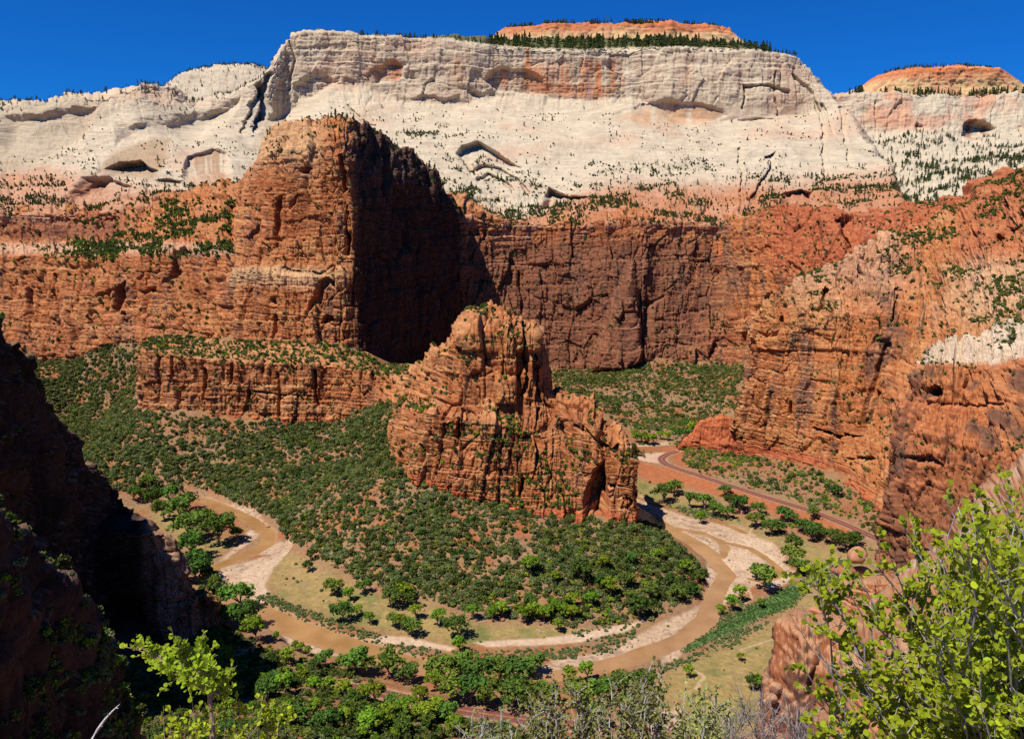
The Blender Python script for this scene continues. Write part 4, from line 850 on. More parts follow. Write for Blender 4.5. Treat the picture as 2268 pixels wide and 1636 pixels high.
# --- shapes of each kind (unit sized, scaled when planted)
def shrub_proto(kind, seed, flat=.75, n=19, per=11, leaf=.165):
    r = np.random.default_rng(seed)
    Pp, Nn, c = crown_pts(r, n, per, .78, flat * .8, flat * .42, .36, .35)
    Pp[:, 2] = np.maximum(Pp[:, 2], 0.02)
    V, F = quads(Pp, Nn, leaf, r)
    o = mesh_obj('shrub', V, F, LM[kind], link=False); return o
SHR = [shrub_proto('sage', 1), shrub_proto('sage', 2, .6), shrub_proto('juniper', 3, 1.0), shrub_proto('juniper', 4, 1.3, 20), shrub_proto('olive', 5, .7), shrub_proto('olive', 6, .9), shrub_proto('oak', 7, .95, 20), shrub_proto('willow', 8, .8), shrub_proto('willow', 9, .6), shrub_proto('reed', 10, 1.2, 12, 9, .16)]
def pine_proto(seed, wid):
    r = np.random.default_rng(seed); n = 190
    t = r.uniform(.1, 1, n) ** .8; a = r.uniform(0, 6.283, n); rad = (1.02 - t) * wid * r.uniform(.35, 1.1, n) * (.75 + .35 * np.sin(t * 23))
    Pp = np.stack([rad * np.cos(a), rad * np.sin(a), t], 1); Nn = np.stack([np.cos(a), np.sin(a), np.full(n, .9)], 1) + .4 * r.normal(size=(n, 3)); Nn /= np.linalg.norm(Nn, axis=1, keepdims=True)
    V, F = quads(Pp, Nn, .055, r); v2, f2 = tube([(0, 0, -.05), (0, 0, .5), (0, 0, .98)], [.022, .015, .004], 4)
    V, F = join([(V, F), (v2, f2)])
    return mesh_obj('pine_tree', V, F, LM['pine'], link=False)
PIN = [pine_proto(21, .3), pine_proto(22, .24), pine_proto(23, .4), pine_proto(24, .55)]
def tree_proto(seed, kind, wid=.5, ncl=34, per=26, bare=.25):
    r = np.random.default_rng(seed)
    Pp, Nn, c = crown_pts(r, ncl, per, wid * .8, .34, .62, wid * .27, .45)
    V, F = quads(Pp, Nn, .041, r)
    crown = mesh_obj('crown', V, F, LM[kind], link=False)
    parts = []; lean = r.normal(size=2) * .05
    fork = np.array((lean[0], lean[1], bare)); parts.append(tube([(0, 0, -.06), (lean[0] * .4, lean[1] * .4, bare * .5), fork], [.036, .028, .024], 7))
    for k in range(9):
        e = c[r.integers(len(c))]; mid = fork * .5 + e * .5 + r.normal(size=3) * .03; parts.append(tube([fork, mid, e], [.018, .011, .004], 5))
    V, F = join(parts); trunk = mesh_obj('trunk', V, F, M_bark, link=False)
    return trunk, crown
TRE = [tree_proto(31, 'cotton', .55), tree_proto(32, 'cotton', .48), tree_proto(33, 'cottond', .6), tree_proto(34, 'cottond', .45), tree_proto(35, 'oak', .5), tree_proto(36, 'cotton', .38, 28), tree_proto(37, 'oak', .42, 28)]

# --- what hides what: a coarse depth picture of the rock and the ground, so the plants one can see are the ones made singly
ZB = np.full((420, 580), 1e9)
def splat(V):
    P = V.reshape(-1, 3); x, y = proj(P); i = (y / 4).astype(int); j = (x / 4).astype(int)
    ok = (i >= 0) & (i < 420) & (j >= 0) & (j < 580) & (P[:, 1] > 1); np.minimum.at(ZB, (i[ok], j[ok]), P[ok, 1])
for k_, lst in SURF.items():
    for c in lst: splat(c['V'])
splat(GV)
def seen(p, h):
    q = p.copy(); q[:, 2] += h * .7; x, y = proj(q)
    i = (y / 4).astype(int); j = (x / 4).astype(int); ok = (x > 0) & (x < 2267) & (y > 0) & (y < 1634)
    out = np.zeros(len(p), bool); out[ok] = p[ok, 1] < ZB[i[ok], j[ok]] + 6 + .02 * p[ok, 1]
    return out

def cells(V):
    a = V[:-1, :-1]; d1 = V[1:, :-1] - a; d2 = V[:-1, 1:] - a
    return np.linalg.norm(np.cross(d1, d2), axis=-1)
def sow(V, dens, lift=0.0):
    A = cells(V) * dens[:-1, :-1]; n = rng.poisson(np.clip(A, 0, 4)); ii, jj = np.nonzero(n)
    rep = n[ii, jj]; ii = np.repeat(ii, rep); jj = np.repeat(jj, rep); u = rng.random(len(ii))[:, None]; v = rng.random(len(ii))[:, None]
    p = V[ii, jj] * (1 - u) * (1 - v) + V[ii + 1, jj] * u * (1 - v) + V[ii, jj + 1] * (1 - u) * v + V[ii + 1, jj + 1] * u * v
    p[:, 2] += lift; return p
shr = []; pin = []          # (points, scale, variant, zone)
def put(lst, p, lo, hi, variants, zone, pw=1.6):
    n = len(p)
    if n == 0: return
    s = lo + (hi - lo) * rng.random(n) ** pw
    lst.append((p, s, rng.choice(variants, n), np.array([zone] * n)))

okg = (ROADD > 6) & (RD > 3.5) & (GZ > .3)
cl = .45 + 1.1 * sst(-.25, .35, fbm(GX, GY, GX * 0 + 4, 1 / 18., 3, off=41)); cl2 = sst(-.05, .3, fbm(GX, GY, GX * 0 + 4, 1 / 26., 3, off=47))
bare = sst(-1, 3, np.maximum(SND, GRV))
def zone(pts): return sst(-6, 10, sdf(vx, vy, pts) + 8 * f1)
Z_t = zone([(20,740),(300,760),(300,905),(500,925),(760,930),(800,885),(900,870),(885,1040),(905,1058),(1000,1076),(1130,1122),(1300,1148),(1400,1158),(1450,1150),(1500,1200),(1560,1262),(1556,1312),(1450,1366),(1330,1386),(1200,1376),(1050,1360),(950,1326),(850,1305),(760,1265),(690,1228),(640,1190),(600,1150),(540,1120),(470,1096),(330,1090),(240,1085),(130,1010),(70,900)])
Z_b = zone([(1200,800),(1650,800),(1640,900),(1560,940),(1420,960),(1230,850)])
Z_r = zone([(1510,985),(1620,995),(1800,1035),(1900,1085),(1980,1180),(1950,1200),(1880,1150),(1700,1092),(1560,1050),(1510,1030)])
Z_r2 = zone([(1640,1120),(1740,1130),(1860,1175),(1990,1230),(1960,1260),(1850,1230),(1700,1170)])
Z_s = zone([(470,1380),(560,1420),(700,1470),(820,1500),(840,1535),(1000,1575),(1200,1600),(1200,1660),(170,1660),(250,1520),(330,1410),(430,1400)])
Z_m = sst(-2, 3, MEA)
shade_red = zone([(1090,1150),(1200,1160),(1180,1240),(1140,1250)])
d_talus = .15 * cl * Z_t * (1 - .75 * shade_red)
p = sow(GV, d_talus * okg * (1 - bare)); right = proj(p)[0] > 1300
put(shr, p, 1.1, 3.4, [0, 0, 1, 1, 4, 2, 5, 2, 0], 'talus')
p = sow(GV, .15 * (.3 + cl) * Z_t * okg * (1 - bare) * (1 - .7 * shade_red)); put(shr, p, .4, 1.1, [0, 1, 4, 5, 8], 'talus')
p = sow(GV, .12 * Z_s * okg * (1 - bare)); put(shr, p, .4, 1.1, [4, 5, 6, 0], 'near slope')
p = sow(GV, .08 * (Z_b + Z_r) * okg); put(shr, p, .4, 1.1, [0, 1, 4, 5], 'back slope')
p = sow(GV, .016 * Z_t * okg * cl2); put(shr, p, 1.2, 2.6, [2, 3, 3, 6, 5], 'talus')
p = sow(GV, .03 * Z_t * okg * zone([(1180,1240),(1330,1180),(1450,1170),(1560,1260),(1556,1315),(1330,1390),(1050,1375),(1000,1330)])); put(shr, p, 1.4, 3.2, [3, 6, 2, 6, 5], 'talus')
p = sow(GV, (.085) * cl * Z_b * okg); put(shr, p, 1.1, 3.2, [0, 1, 4, 2, 5], 'back slope')
p = sow(GV, .055 * cl * Z_r * okg); put(shr, p, 1.0, 3.0, [0, 1, 4, 2, 6], 'right talus')
p = sow(GV, .038 * cl2 * Z_r2 * okg); put(shr, p, 1.2, 2.6, [2, 3, 6, 5, 0], 'right talus')
p = sow(GV, .12 * cl * Z_s * okg * (1 - bare)); put(shr, p, 1.1, 3.0, [2, 5, 4, 0, 6, 3, 2], 'near slope')
p = sow(GV, .004 * Z_m * okg * (1 - bare)); put(shr, p, .5, 1.6, [0, 4, 7, 2], 'meadow'); p = sow(GV, .035 * Z_m * cl2 * okg * (1 - bare)); put(shr, p, .22, .6, [0, 4, 7, 8], 'meadow')
for W_ in ([(556,1312),(600,1316),(640,1334),(730,1366),(870,1414),(970,1440),(1020,1462),(980,1486),(860,1462),(720,1418),(600,1374)], [(1000,1440),(1150,1440),(1300,1430),(1400,1410),(1350,1444),(1200,1462),(1020,1470)], [(1260,1400),(1360,1380),(1420,1376),(1400,1410),(1290,1420)],
           [(1470,1474),(1560,1432),(1640,1392),(1700,1376),(1640,1420),(1540,1462),(1460,1488)], [(1584,1372),(1640,1322),(1660,1336),(1640,1372),(1590,1390)], [(1330,1500),(1460,1486),(1450,1510),(1340,1520)], [(1760,1256),(1860,1236),(1900,1262),(1820,1300),(1780,1300)], [(1470,1118),(1560,1130),(1600,1150),(1540,1144)]):
    p = sow(GV, .26 * sst(-4, 3, sdf(vx, vy, W_)) * (ROADD > 6) * (RD > 1.0) * (.4 + cl) * (1 - .8 * sst(0, 2, SND))); put(shr, p, .6, 1.5, [7, 8, 8, 7, 0], 'river bank')
p = sow(GV, .004 * sst(0, 3, GRV) * (RD > 3)); put(shr, p, .5, 1.2, [7, 8], 'river bank')
p = sow(GV, .55 * sst(-1, 2, REE + 2 * f1)); put(shr, p, .45, .8, [9], 'reeds')
p = sow(GV, .02 * zone([(1400,930),(1560,925),(1540,985),(1400,975)]) * okg); put(shr, p, 1, 2.5, [6, 4, 7], 'back slope')

def ledge(nm, k, nz0, dens, lo, hi, var, zn, lst, mask=None, pw=1.6, cl=1):
    c = SURF[nm][k]
    d = dens * sst(nz0, nz0 + .2, c['nz']) * (c['c'] < .3) * (.12 + 2.4 * sst(.0, .28, fbm(c['V'][..., 0], c['V'][..., 1], c['Z'] * 2.5, 1 / 38., 4, off=51)))
    if not cl: d = .7 * dens * sst(nz0, nz0 + .2, c['nz']) * (c['c'] < .3)
    if mask is not None: d = d * mask(c['x'], c['y'])
    put(lst, sow(c['V'], d), lo, hi, var, zn, pw)
ledge('river_butte', 0, .33, .075, .6, 2.3, [0, 2, 4, 5, 6, 2], 'butte', shr)
ledge('bench_cliff', 0, .5, .09, .8, 2.6, [0, 2, 4, 3, 6], 'bench', shr, lambda x, y: (y < 830) * 1.0 + (y > 830) * .3, cl=0)
ledge('bench_cliff', 0, .6, .005, 3, 6, [0, 2], 'bench', pin, lambda x, y: (y < 830) * 1.0)
ledge('rock_tower', 0, .5, .012, .8, 2.0, [0, 2, 4, 3], 'tower', shr, lambda x, y: 1.0 * (x < 800) + (y < 480) * 1.0)
ledge('rock_tower', 0, .45, .006, 4, 8, [0, 1, 2], 'tower', pin, lambda x, y: (y < 420) * 1.0)
ledge('layered_cliff', 0, .36, .04, 1, 3.2, [2, 3, 4, 6], 'left ledges', shr, lambda x, y: .14 + 1.3 * sst(430, 470, y) * sst(600, 560, y) * sst(60, 200, x))
ledge('layered_cliff', 0, .5, .006, 5, 10, [0, 1, 2, 3], 'left ledges', pin, lambda x, y: sst(430, 470, y) * sst(600, 560, y) * sst(60, 200, x))
ledge('canyon_wall', 0, .4, .012, 1, 2.6, [2, 3, 4, 0], 'wall ledges', shr)
ledge('right_cliff', 0, .38, .04, .7, 2.4, [0, 2, 4, 5], 'right ledges', shr, lambda x, y: .4 + 1.0 * (y < 720))
ledge('near_cliff', 0, .45, .06, .4, 1.2, [0, 2, 4], 'right ledges', shr)
ledge('shaded_cliff', 0, .35, .05, .5, 1.5, [2, 3, 4, 6], 'shaded cliff', shr); ledge('shaded_cliff', 1, .15, .5, .45, 1.5, [2, 3, 4, 0, 6], 'shaded cliff', shr)
ledge('rock_knob', 0, .4, .1, .5, 1.3, [2, 6, 5], 'shaded cliff', shr)
def wm(x, y):     # the white mountain: bare above, dotted below, brushy on the red ledges
    return .05 * sst(225, 240, y) + .28 * sst(330, 370, y) + 1.1 * sst(385, 415, y) + .9 * sst(270, 300, y) * sst(330, 300, y) * sst(860, 900, x) * sst(1080, 1000, x) + 1.0 * sst(340, 380, y) * sst(1240, 1000, x) * sst(930, 960, x)
ledge('white_mountain', 0, .45, .0065, 4, 9.5, [0, 1, 2, 3], 'white slope', pin, wm, 2.4)
ledge('white_mountain', 0, .45, .020, .9, 2.4, [2, 3, 4], 'white slope', shr, wm)
ledge('white_mountain', 0, .4, .0012, .8, 2.0, [2, 3], 'white slope', shr, lambda x, y: sst(240, 260, y) * (x > 100))
ledge('white_mountain', 0, .35, .0016, 5, 9, [0, 1, 3], 'left rim', pin, lambda x, y: sst(640, 560, x) * sst(300, 230, y + .12 * (x - 300)))
ledge('white_dome', 0, .5, .003, 5, 9, [0, 1, 3], 'left rim', pin)
ledge('far_mesa', 0, .35, .0048, 5, 15, [0, 2, 3, 3], 'far slope', pin, lambda x, y: sst(285, 310, y) * (.25 + sst(-.1, .3, np.sin(x * .021 + y * .05)) + .8 * sst(1990, 2000, x) * sst(2100, 2060, x) * sst(330, 345, y)))
def rimline(n, xs, dens_lo, z0, z1, lo, hi, zn, front, backr, tmax):
    fr = np.array([at(*q) for q in front]); bk = np.array([at(*q) for q in backr]); fx = np.array([q[0] for q in front])
    x = rng.uniform(*xs, n * 2); x = x[(vn(x / 9, x * 0, x * 0 + 3) + .6 * vn(x / 31, x * 0, x * 0 + 8)) > rng.uniform(-.9, .55, 2 * n)]; n = len(x); t = rng.random(n) ** 1.3 * tmax
    p = np.stack([np.interp(x, fx, fr[:, k]) * (1 - t) + np.interp(x, fx, bk[:, k]) * t for k in range(3)], 1); p[:, 2] -= .5
    put(pin, p, lo * .5, hi * 1.1, [0, 1, 2, 3, 3], zn, 1.8)
rimline(900, (1085, 1710), 0, 0, 0, 9, 19, 'rim', R_rim[:-1], R_back[:-1], .95)
put(pin, np.array([at(2222, 742, 396), at(2250, 738, 390), at(2205, 748, 398), at(2262, 760, 370), at(2240, 770, 350)]), 7, 11, [2, 3], 'right slab')
rimline(150, (760, 1100), 0, 0, 0, 6, 11, 'rim', R_rim[:-1], R_back[:-1], .2)
rimline(26, (650, 760), 0, 0, 0, 4, 7, 'rim', R_rim[:-1], R_back[:-1], .1)
rimline(26, (1690, 1765), 0, 0, 0, 5, 10, 'rim', R_rim[:-1], R_back[:-1], .1)
rimline(60, (-40, 600), 0, 0, 0, 4, 9, 'left rim', R_rim[:-1], R_back[:-1], .06)
rimline(330, (1880, 2290), 0, 0, 0, 10, 24, 'far rim', F0, FB, .18)
def captop(n, cx, hx, y, d, dy, lo, hi, zn, dome=8):
    c = at(cx, y, d); rx = hx / FD * d / cp; u = rng.uniform(-.9, .9, n * 2); u = u[vn(u * 11, u * 0, u * 0 + 6) + .5 * vn(u * 31, u * 0, u * 0 + 2) > rng.uniform(-.8, .6, 2 * n)]; n = len(u); v = (-.9 + 1.2 * rng.random(n) ** 1.3) * np.sqrt(1 - u * u); tt = np.clip((.93 - np.hypot(u, v)) / .4, 0, 1)
    put(pin, np.stack([c[0] + u * rx, c[1] + v * dy, c[2] - 3 + tt * dome], 1), lo, hi, [0, 1, 2, 3, 3, 3], zn, 2.2)
put(shr, np.array([np.array(at(np.interp(u, [0, 1], [1090, 1700]), 0, 1)) * 0 + (lambda x_, t_: np.array([np.interp(x_, [q[0] for q in R_rim[:-1]], np.array([at(*q) for q in R_rim[:-1]])[:, k]) * (1 - t_) + np.interp(x_, [q[0] for q in R_rim[:-1]], np.array([at(*q) for q in R_back[:-1]])[:, k]) * t_ for k in range(3)]))(1090 + 610 * u, t) for u, t in rng.random((500, 2))]), 2, 5, [2, 3, 5], 'white slope')
captop(620, 1356, 240, 70, 2120, 105, 7, 15, 'rim'); captop(260, 2078, 125, 162, 2790, 120, 5, 15, 'far rim', 15)

SUB = {'talus': [(220, 860, 'on the wooded slope left of the low cliff band'), (450, 1000, 'on the talus under the left half of the low cliff band'), (700, 1010, 'on the talus under the right half of the low cliff band'), (600, 1130, 'on the talus just above the left river channel'), (800, 1180, 'on the talus left of the butte foot'), (950, 1200, 'on the talus below the left foot of the butte'),
                 (1100, 1230, 'on the talus below the middle of the butte'), (950, 1300, 'at the bottom of the talus above the meadow'), (1250, 1220, 'on the talus below the alcove of the butte'), (1420, 1200, 'on the shaded spur right of the butte foot'), (1480, 1280, 'on the dense spur beside the right river channel'), (1300, 1320, 'in the thicket at the foot of the spur'), (1150, 1330, 'behind the tree row at the talus foot')],
       'shaded cliff': [(30, 760, 'at the top of the shaded cliff crest'), (110, 920, 'on the upper crest of the shaded cliff'), (190, 1030, 'on the middle crest of the shaded cliff'), (280, 1130, 'on the lower crest of the shaded cliff'), (370, 1200, 'on the lit brown end of the shaded cliff'), (450, 1310, 'on the brown rock knob by the river'), (30, 1200, 'at the top of the brushy rib in the lower left corner'), (40, 1350, 'on the left side of the brushy rib'), (130, 1300, 'on the middle of the brushy rib'), (200, 1380, 'on the right edge of the brushy rib'), (60, 1500, 'low on the left of the brushy rib'), (180, 1500, 'low on the middle of the brushy rib'), (260, 1540, 'at the foot of the brushy rib')],
       'far rim': [(1930, 200, 'on the left end of the distant mesa rim'), (2010, 200, 'under the left part of the distant banded cap'), (2080, 200, 'under the middle of the distant banded cap'), (2160, 200, 'under the right part of the distant banded cap'), (2250, 205, 'right of the distant banded cap'), (2000, 160, 'on top of the left of the distant cap'), (2080, 155, 'on top of the distant cap'), (2180, 160, 'on top of the right of the distant cap')],
       'left rim': [(30, 220, 'on the far left rim'), (140, 212, 'on the rim above the tan left cliff'), (260, 190, 'on the rim above the left domes'), (380, 185, 'at the notch of the left rim'), (450, 150, 'on the back dome'), (560, 145, 'on the right of the back dome'), (520, 210, 'in the saddle left of the white mountain')],
       'left ledges': [(150, 520, 'on the pale ledge of the left cliffs'), (280, 500, 'in the brushy gully of the left cliffs'), (380, 480, 'on the sloping ledge left of the tower'), (470, 450, 'on the ledge touching the tower'), (450, 540, 'on the bench left of the tower'), (100, 620, 'on the lower left red cliff'), (300, 620, 'on the lower middle red cliff'), (450, 640, 'on the red cliff beside the tower')],
       'bench': [(380, 765, 'on the left end of the bench'), (560, 775, 'on the bench under the left of the tower'), (680, 780, 'on the bench under the tower arch'), (780, 795, 'on the bench below the black recess edge'), (860, 825, 'on the saddle between bench and butte')],
       'tower': [(650, 280, 'on the top left of the great tower'), (730, 280, 'on the summit of the great tower'), (830, 310, 'on the right ridge of the great tower'), (930, 370, 'on the lower right ridge of the great tower'), (690, 600, 'on the pale ledge of the great tower'), (660, 400, 'on the upper face of the great tower')],
       'right talus': [(1560, 1020, 'beside the road curve under the red spur'), (1700, 1050, 'on the red slope above the middle of the far road'), (1850, 1100, 'on the red slope below the right cliff'), (1700, 1150, 'between the far road and the flat'), (1870, 1210, 'below the right end of the far road')],
       'near slope': [(500, 1440, 'on the slope beside the shaded cliff foot'), (480, 1580, 'behind the small leafy foreground tree'), (650, 1480, 'on the slope above the near river bank'), (620, 1600, 'on the slope right of the small leafy foreground tree'), (780, 1560, 'on the slope left of the near road'), (800, 1630, 'at the bottom edge left of the near road'), (1000, 1620, 'below the near road')],
       'far slope': [(2000, 360, 'in the dense stand right of the white mountain foot'), (2060, 320, 'under the distant mesa cliff'), (2150, 350, 'below the alcove of the distant mesa'), (2240, 350, 'on the far right white slope'), (1950, 420, 'in the gully below the white mountain foot')],
       'white slope': [(300, 350, 'on the pale left domes'), (250, 450, 'on the pink ledges at the far left'), (700, 250, 'on the white slope behind the tower'), (970, 290, 'on the slickrock right of the tower top'), (1000, 430, 'on the brushy ramp right of the tower'), (1250, 330, 'on the bare middle slickrock'), (1350, 440, 'on the red ledges under the middle slickrock'), (1650, 330, 'on the right slickrock'), (1700, 440, 'on the red ledges under the right slickrock'), (1930, 400, 'at the right foot of the white mountain')],
       'rim': [(800, 80, 'on the left part of the white mountain rim'), (1150, 90, 'left of the orange banded cap'), (1300, 95, 'below the orange banded cap'), (1500, 95, 'below the right half of the orange banded cap'), (1680, 105, 'right of the orange banded cap'), (1250, 60, 'on top of the orange banded cap'), (1480, 60, 'on top of the right end of the orange cap')],
       'butte': [(1080, 700, 'on the summit rubble of the butte'), (960, 840, 'on the left shoulder of the butte'), (1100, 920, 'on the middle ledge of the butte'), (1290, 930, 'on the right shoulder of the butte'), (950, 1040, 'on the lower left walls of the butte'), (1200, 1080, 'on the lower middle walls of the butte'), (1370, 1080, 'beside the alcove of the butte')]}
def gather(lst):
    return [np.concatenate([q[k] for q in lst]) for k in range(4)]
ZONE_S = {'talus': ('on the brushy talus slope below the butte', 'shrubs on the talus slope'), 'back slope': ('on the far slope under the dark canyon wall', 'shrubs on the far slope'), 'right talus': ('on the red slope beside the right bank road', 'shrubs on the right bank slope'),
          'near slope': ('on the slope in the lower left foreground', 'shrubs on the near slope'), 'meadow': ('in the dry meadow', 'shrubs in the meadow'), 'river bank': ('in the thicket along the river bank', 'willows along the river bank'), 'reeds': ('in the green reed bed', 'reeds in the bend'),
          'butte': ('rooted on a ledge of the butte', 'shrubs on the butte'), 'bench': ('on the bench above the low cliff band', 'shrubs on the bench'), 'tower': ('on a ledge of the great tower', 'shrubs on the tower'), 'left ledges': ('on the ledges of the layered left cliffs', 'shrubs on the left ledges'),
          'wall ledges': ('on a ledge of the dark canyon wall', 'shrubs on the canyon wall'), 'right ledges': ('on a ledge of the right hand cliffs', 'shrubs on the right cliffs'), 'shaded cliff': ('clinging to the shaded cliff at the left', 'shrubs on the shaded cliff'), 'white slope': ('on the pale slickrock slope', 'plants on the slickrock')}
ZONE_P = {'bench': ('on the bench under the tower', 'pines on the bench'), 'tower': ('on the top of the great tower', 'pines on the tower'), 'left ledges': ('on the ledges of the layered left cliffs', 'pines on the left ledges'), 'white slope': ('on the pale slope and red ledges of the white mountain', 'pines on the white mountain slope'),
          'left rim': ('along the rim left of the white mountain', 'pines on the left rim'), 'far slope': ('on the slope under the distant right mesa', 'pines on the far slope'), 'rim': ('along the flat rim of the white mountain', 'pines on the rim'), 'right slab': ('on the pale slickrock cap at the right edge', 'pines on the right slickrock cap'), 'far rim': ('along the rim of the distant right mesa', 'pines on the far rim')}
CNAME = ['grey green shrub', 'low grey green shrub', 'dark green juniper bush', 'tall dark green juniper bush', 'olive green shrub', 'rounded olive green shrub', 'bright green oak bush', 'pale green willow bush', 'low pale green willow bush', 'green reed clump']
PNAME = ['dark green pine tree', 'narrow dark green pine tree', 'broad dark green pine tree', 'bushy dark green pine tree']

ORD = ['%d%s' % (k, 'th') for k in range(1, 60)]; ORD[:20] = ['first', 'second', 'third', 'fourth', 'fifth', 'sixth', 'seventh', 'eighth', 'ninth', 'tenth', 'eleventh', 'twelfth', 'thirteenth', 'fourteenth', 'fifteenth', 'sixteenth', 'seventeenth', 'eighteenth', 'nineteenth', 'twentieth']
def scatter(name, protos, P, S_, V_, label):
    me = bpy.data.meshes.new(name); me.vertices.add(len(P)); me.vertices.foreach_set('co', np.asarray(P, np.float32).ravel())
    for nm, ty, dat in (('scl', 'FLOAT', S_), ('rot', 'FLOAT', rng.uniform(0, 6.283, len(P))), ('vid', 'INT', V_)):
        a = me.attributes.new(nm, ty, 'POINT'); a.data.foreach_set('value', np.asarray(dat, np.int32 if ty == 'INT' else np.float32))
    o = bpy.data.objects.new(name, me); COL.objects.link(o)
    lib = bpy.data.collections.new(name + '_kinds')
    for i, q in enumerate(protos):
        q2 = q.copy(); q2.name = '%s_kind_%02d' % (name, i); lib.objects.link(q2)
    ng = bpy.data.node_groups.new(name, 'GeometryNodeTree')
    ng.interface.new_socket('Geometry', in_out='INPUT', socket_type='NodeSocketGeometry'); ng.interface.new_socket('Geometry', in_out='OUTPUT', socket_type='NodeSocketGeometry')
    gi = ng.nodes.new('NodeGroupInput'); go = ng.nodes.new('NodeGroupOutput')
    ci = ng.nodes.new('GeometryNodeCollectionInfo'); ci.inputs['Collection'].default_value = lib; ci.inputs['Separate Children'].default_value = True; ci.inputs['Reset Children'].default_value = True
    ip = ng.nodes.new('GeometryNodeInstanceOnPoints'); ip.inputs['Pick Instance'].default_value = True
    def na(nm, ty):
        n = ng.nodes.new('GeometryNodeInputNamedAttribute'); n.data_type = ty; n.inputs['Name'].default_value = nm; return n
    a1, a2, a3 = na('scl', 'FLOAT'), na('rot', 'FLOAT'), na('vid', 'INT')
    cx = ng.nodes.new('ShaderNodeCombineXYZ'); L = ng.links.new
    L(gi.outputs[0], ip.inputs['Points']); L(ci.outputs[0], ip.inputs['Instance']); L(a3.outputs[0], ip.inputs['Instance Index']); L(a2.outputs[0], cx.inputs['Z']); L(cx.outputs[0], ip.inputs['Rotation']); L(a1.outputs[0], ip.inputs['Scale']); L(ip.outputs[0], go.inputs[0])
    md = o.modifiers.new('scatter', 'NODES'); md.node_group = ng
    tag(o, label, kind='stuff'); return o
def plant(lst, protos, names, zones, cat, oname, stuffname, stufflabel, limit):
    P, S_, V_, Zn = gather(lst)
    vis = seen(P, S_); size = np.where(vis, S_ / np.maximum(P[:, 1], 20), 0)
    size = np.where(np.isin(Zn, ['reeds']), 0, size)
    hi_ = {z: np.quantile(S_[Zn == z], .93) for z in set(Zn)}
    order = np.argsort(-size); top = [i for i in order[:limit] if size[i] > 0]; rest = np.setdiff1d(np.arange(len(P)), top)
    made = {}
    for i in top:
        o = protos[V_[i]].copy(); o.name = oname; COL.objects.link(o)
        o.location = P[i]; s = S_[i]; o.scale = (s, s, s * random.uniform(.9, 1.1)); o.rotation_euler = (0, 0, random.uniform(0, 6.28))
        zn = zones[Zn[i]]; qx, qy = proj(P[i]); where = zn[0]
        if Zn[i] in SUB: where = min(SUB[Zn[i]], key=lambda q: math.hypot(q[0] - qx, q[1] - qy))[2]
        lb = ('large ' if S_[i] > hi_[(Zn[i])] else '') + names[V_[i]] + ' ' + where
        for cut in ('dark green ', 'large ', 'the ', 'of '):
            if len(lb.split()) > 13: lb = lb.replace(cut, '', 1)
        made.setdefault(lb, []).append((float(qx), o, zn[1]))
    for lb, lst_ in made.items():
        lst_.sort(key=lambda q: q[0]); n = len(lst_)
        for k, (_, o, g) in enumerate(lst_):
            suf = '' if n == 1 else ', ' + (('leftmost one' if k == 0 else 'rightmost one') if k in (0, n - 1) else ORD[k] + ' from left')
            tag(o, lb + suf, cat, g)
    scatter(stuffname, protos, P[rest], S_[rest], V_[rest], stufflabel)
    print(oname, len(P), 'single', len(top))
plant(shr, SHR, CNAME, ZONE_S, 'shrub', 'shrub', 'shrubs', 'brush of many small grey green and dark green shrubs on the slopes', 300)
plant(pin, PIN, PNAME, ZONE_P, 'tree', 'pine_tree', 'pine_woods', 'small dark pines scattered over rims, ledges and slopes', 300)
print('plants', time.time() - T0)

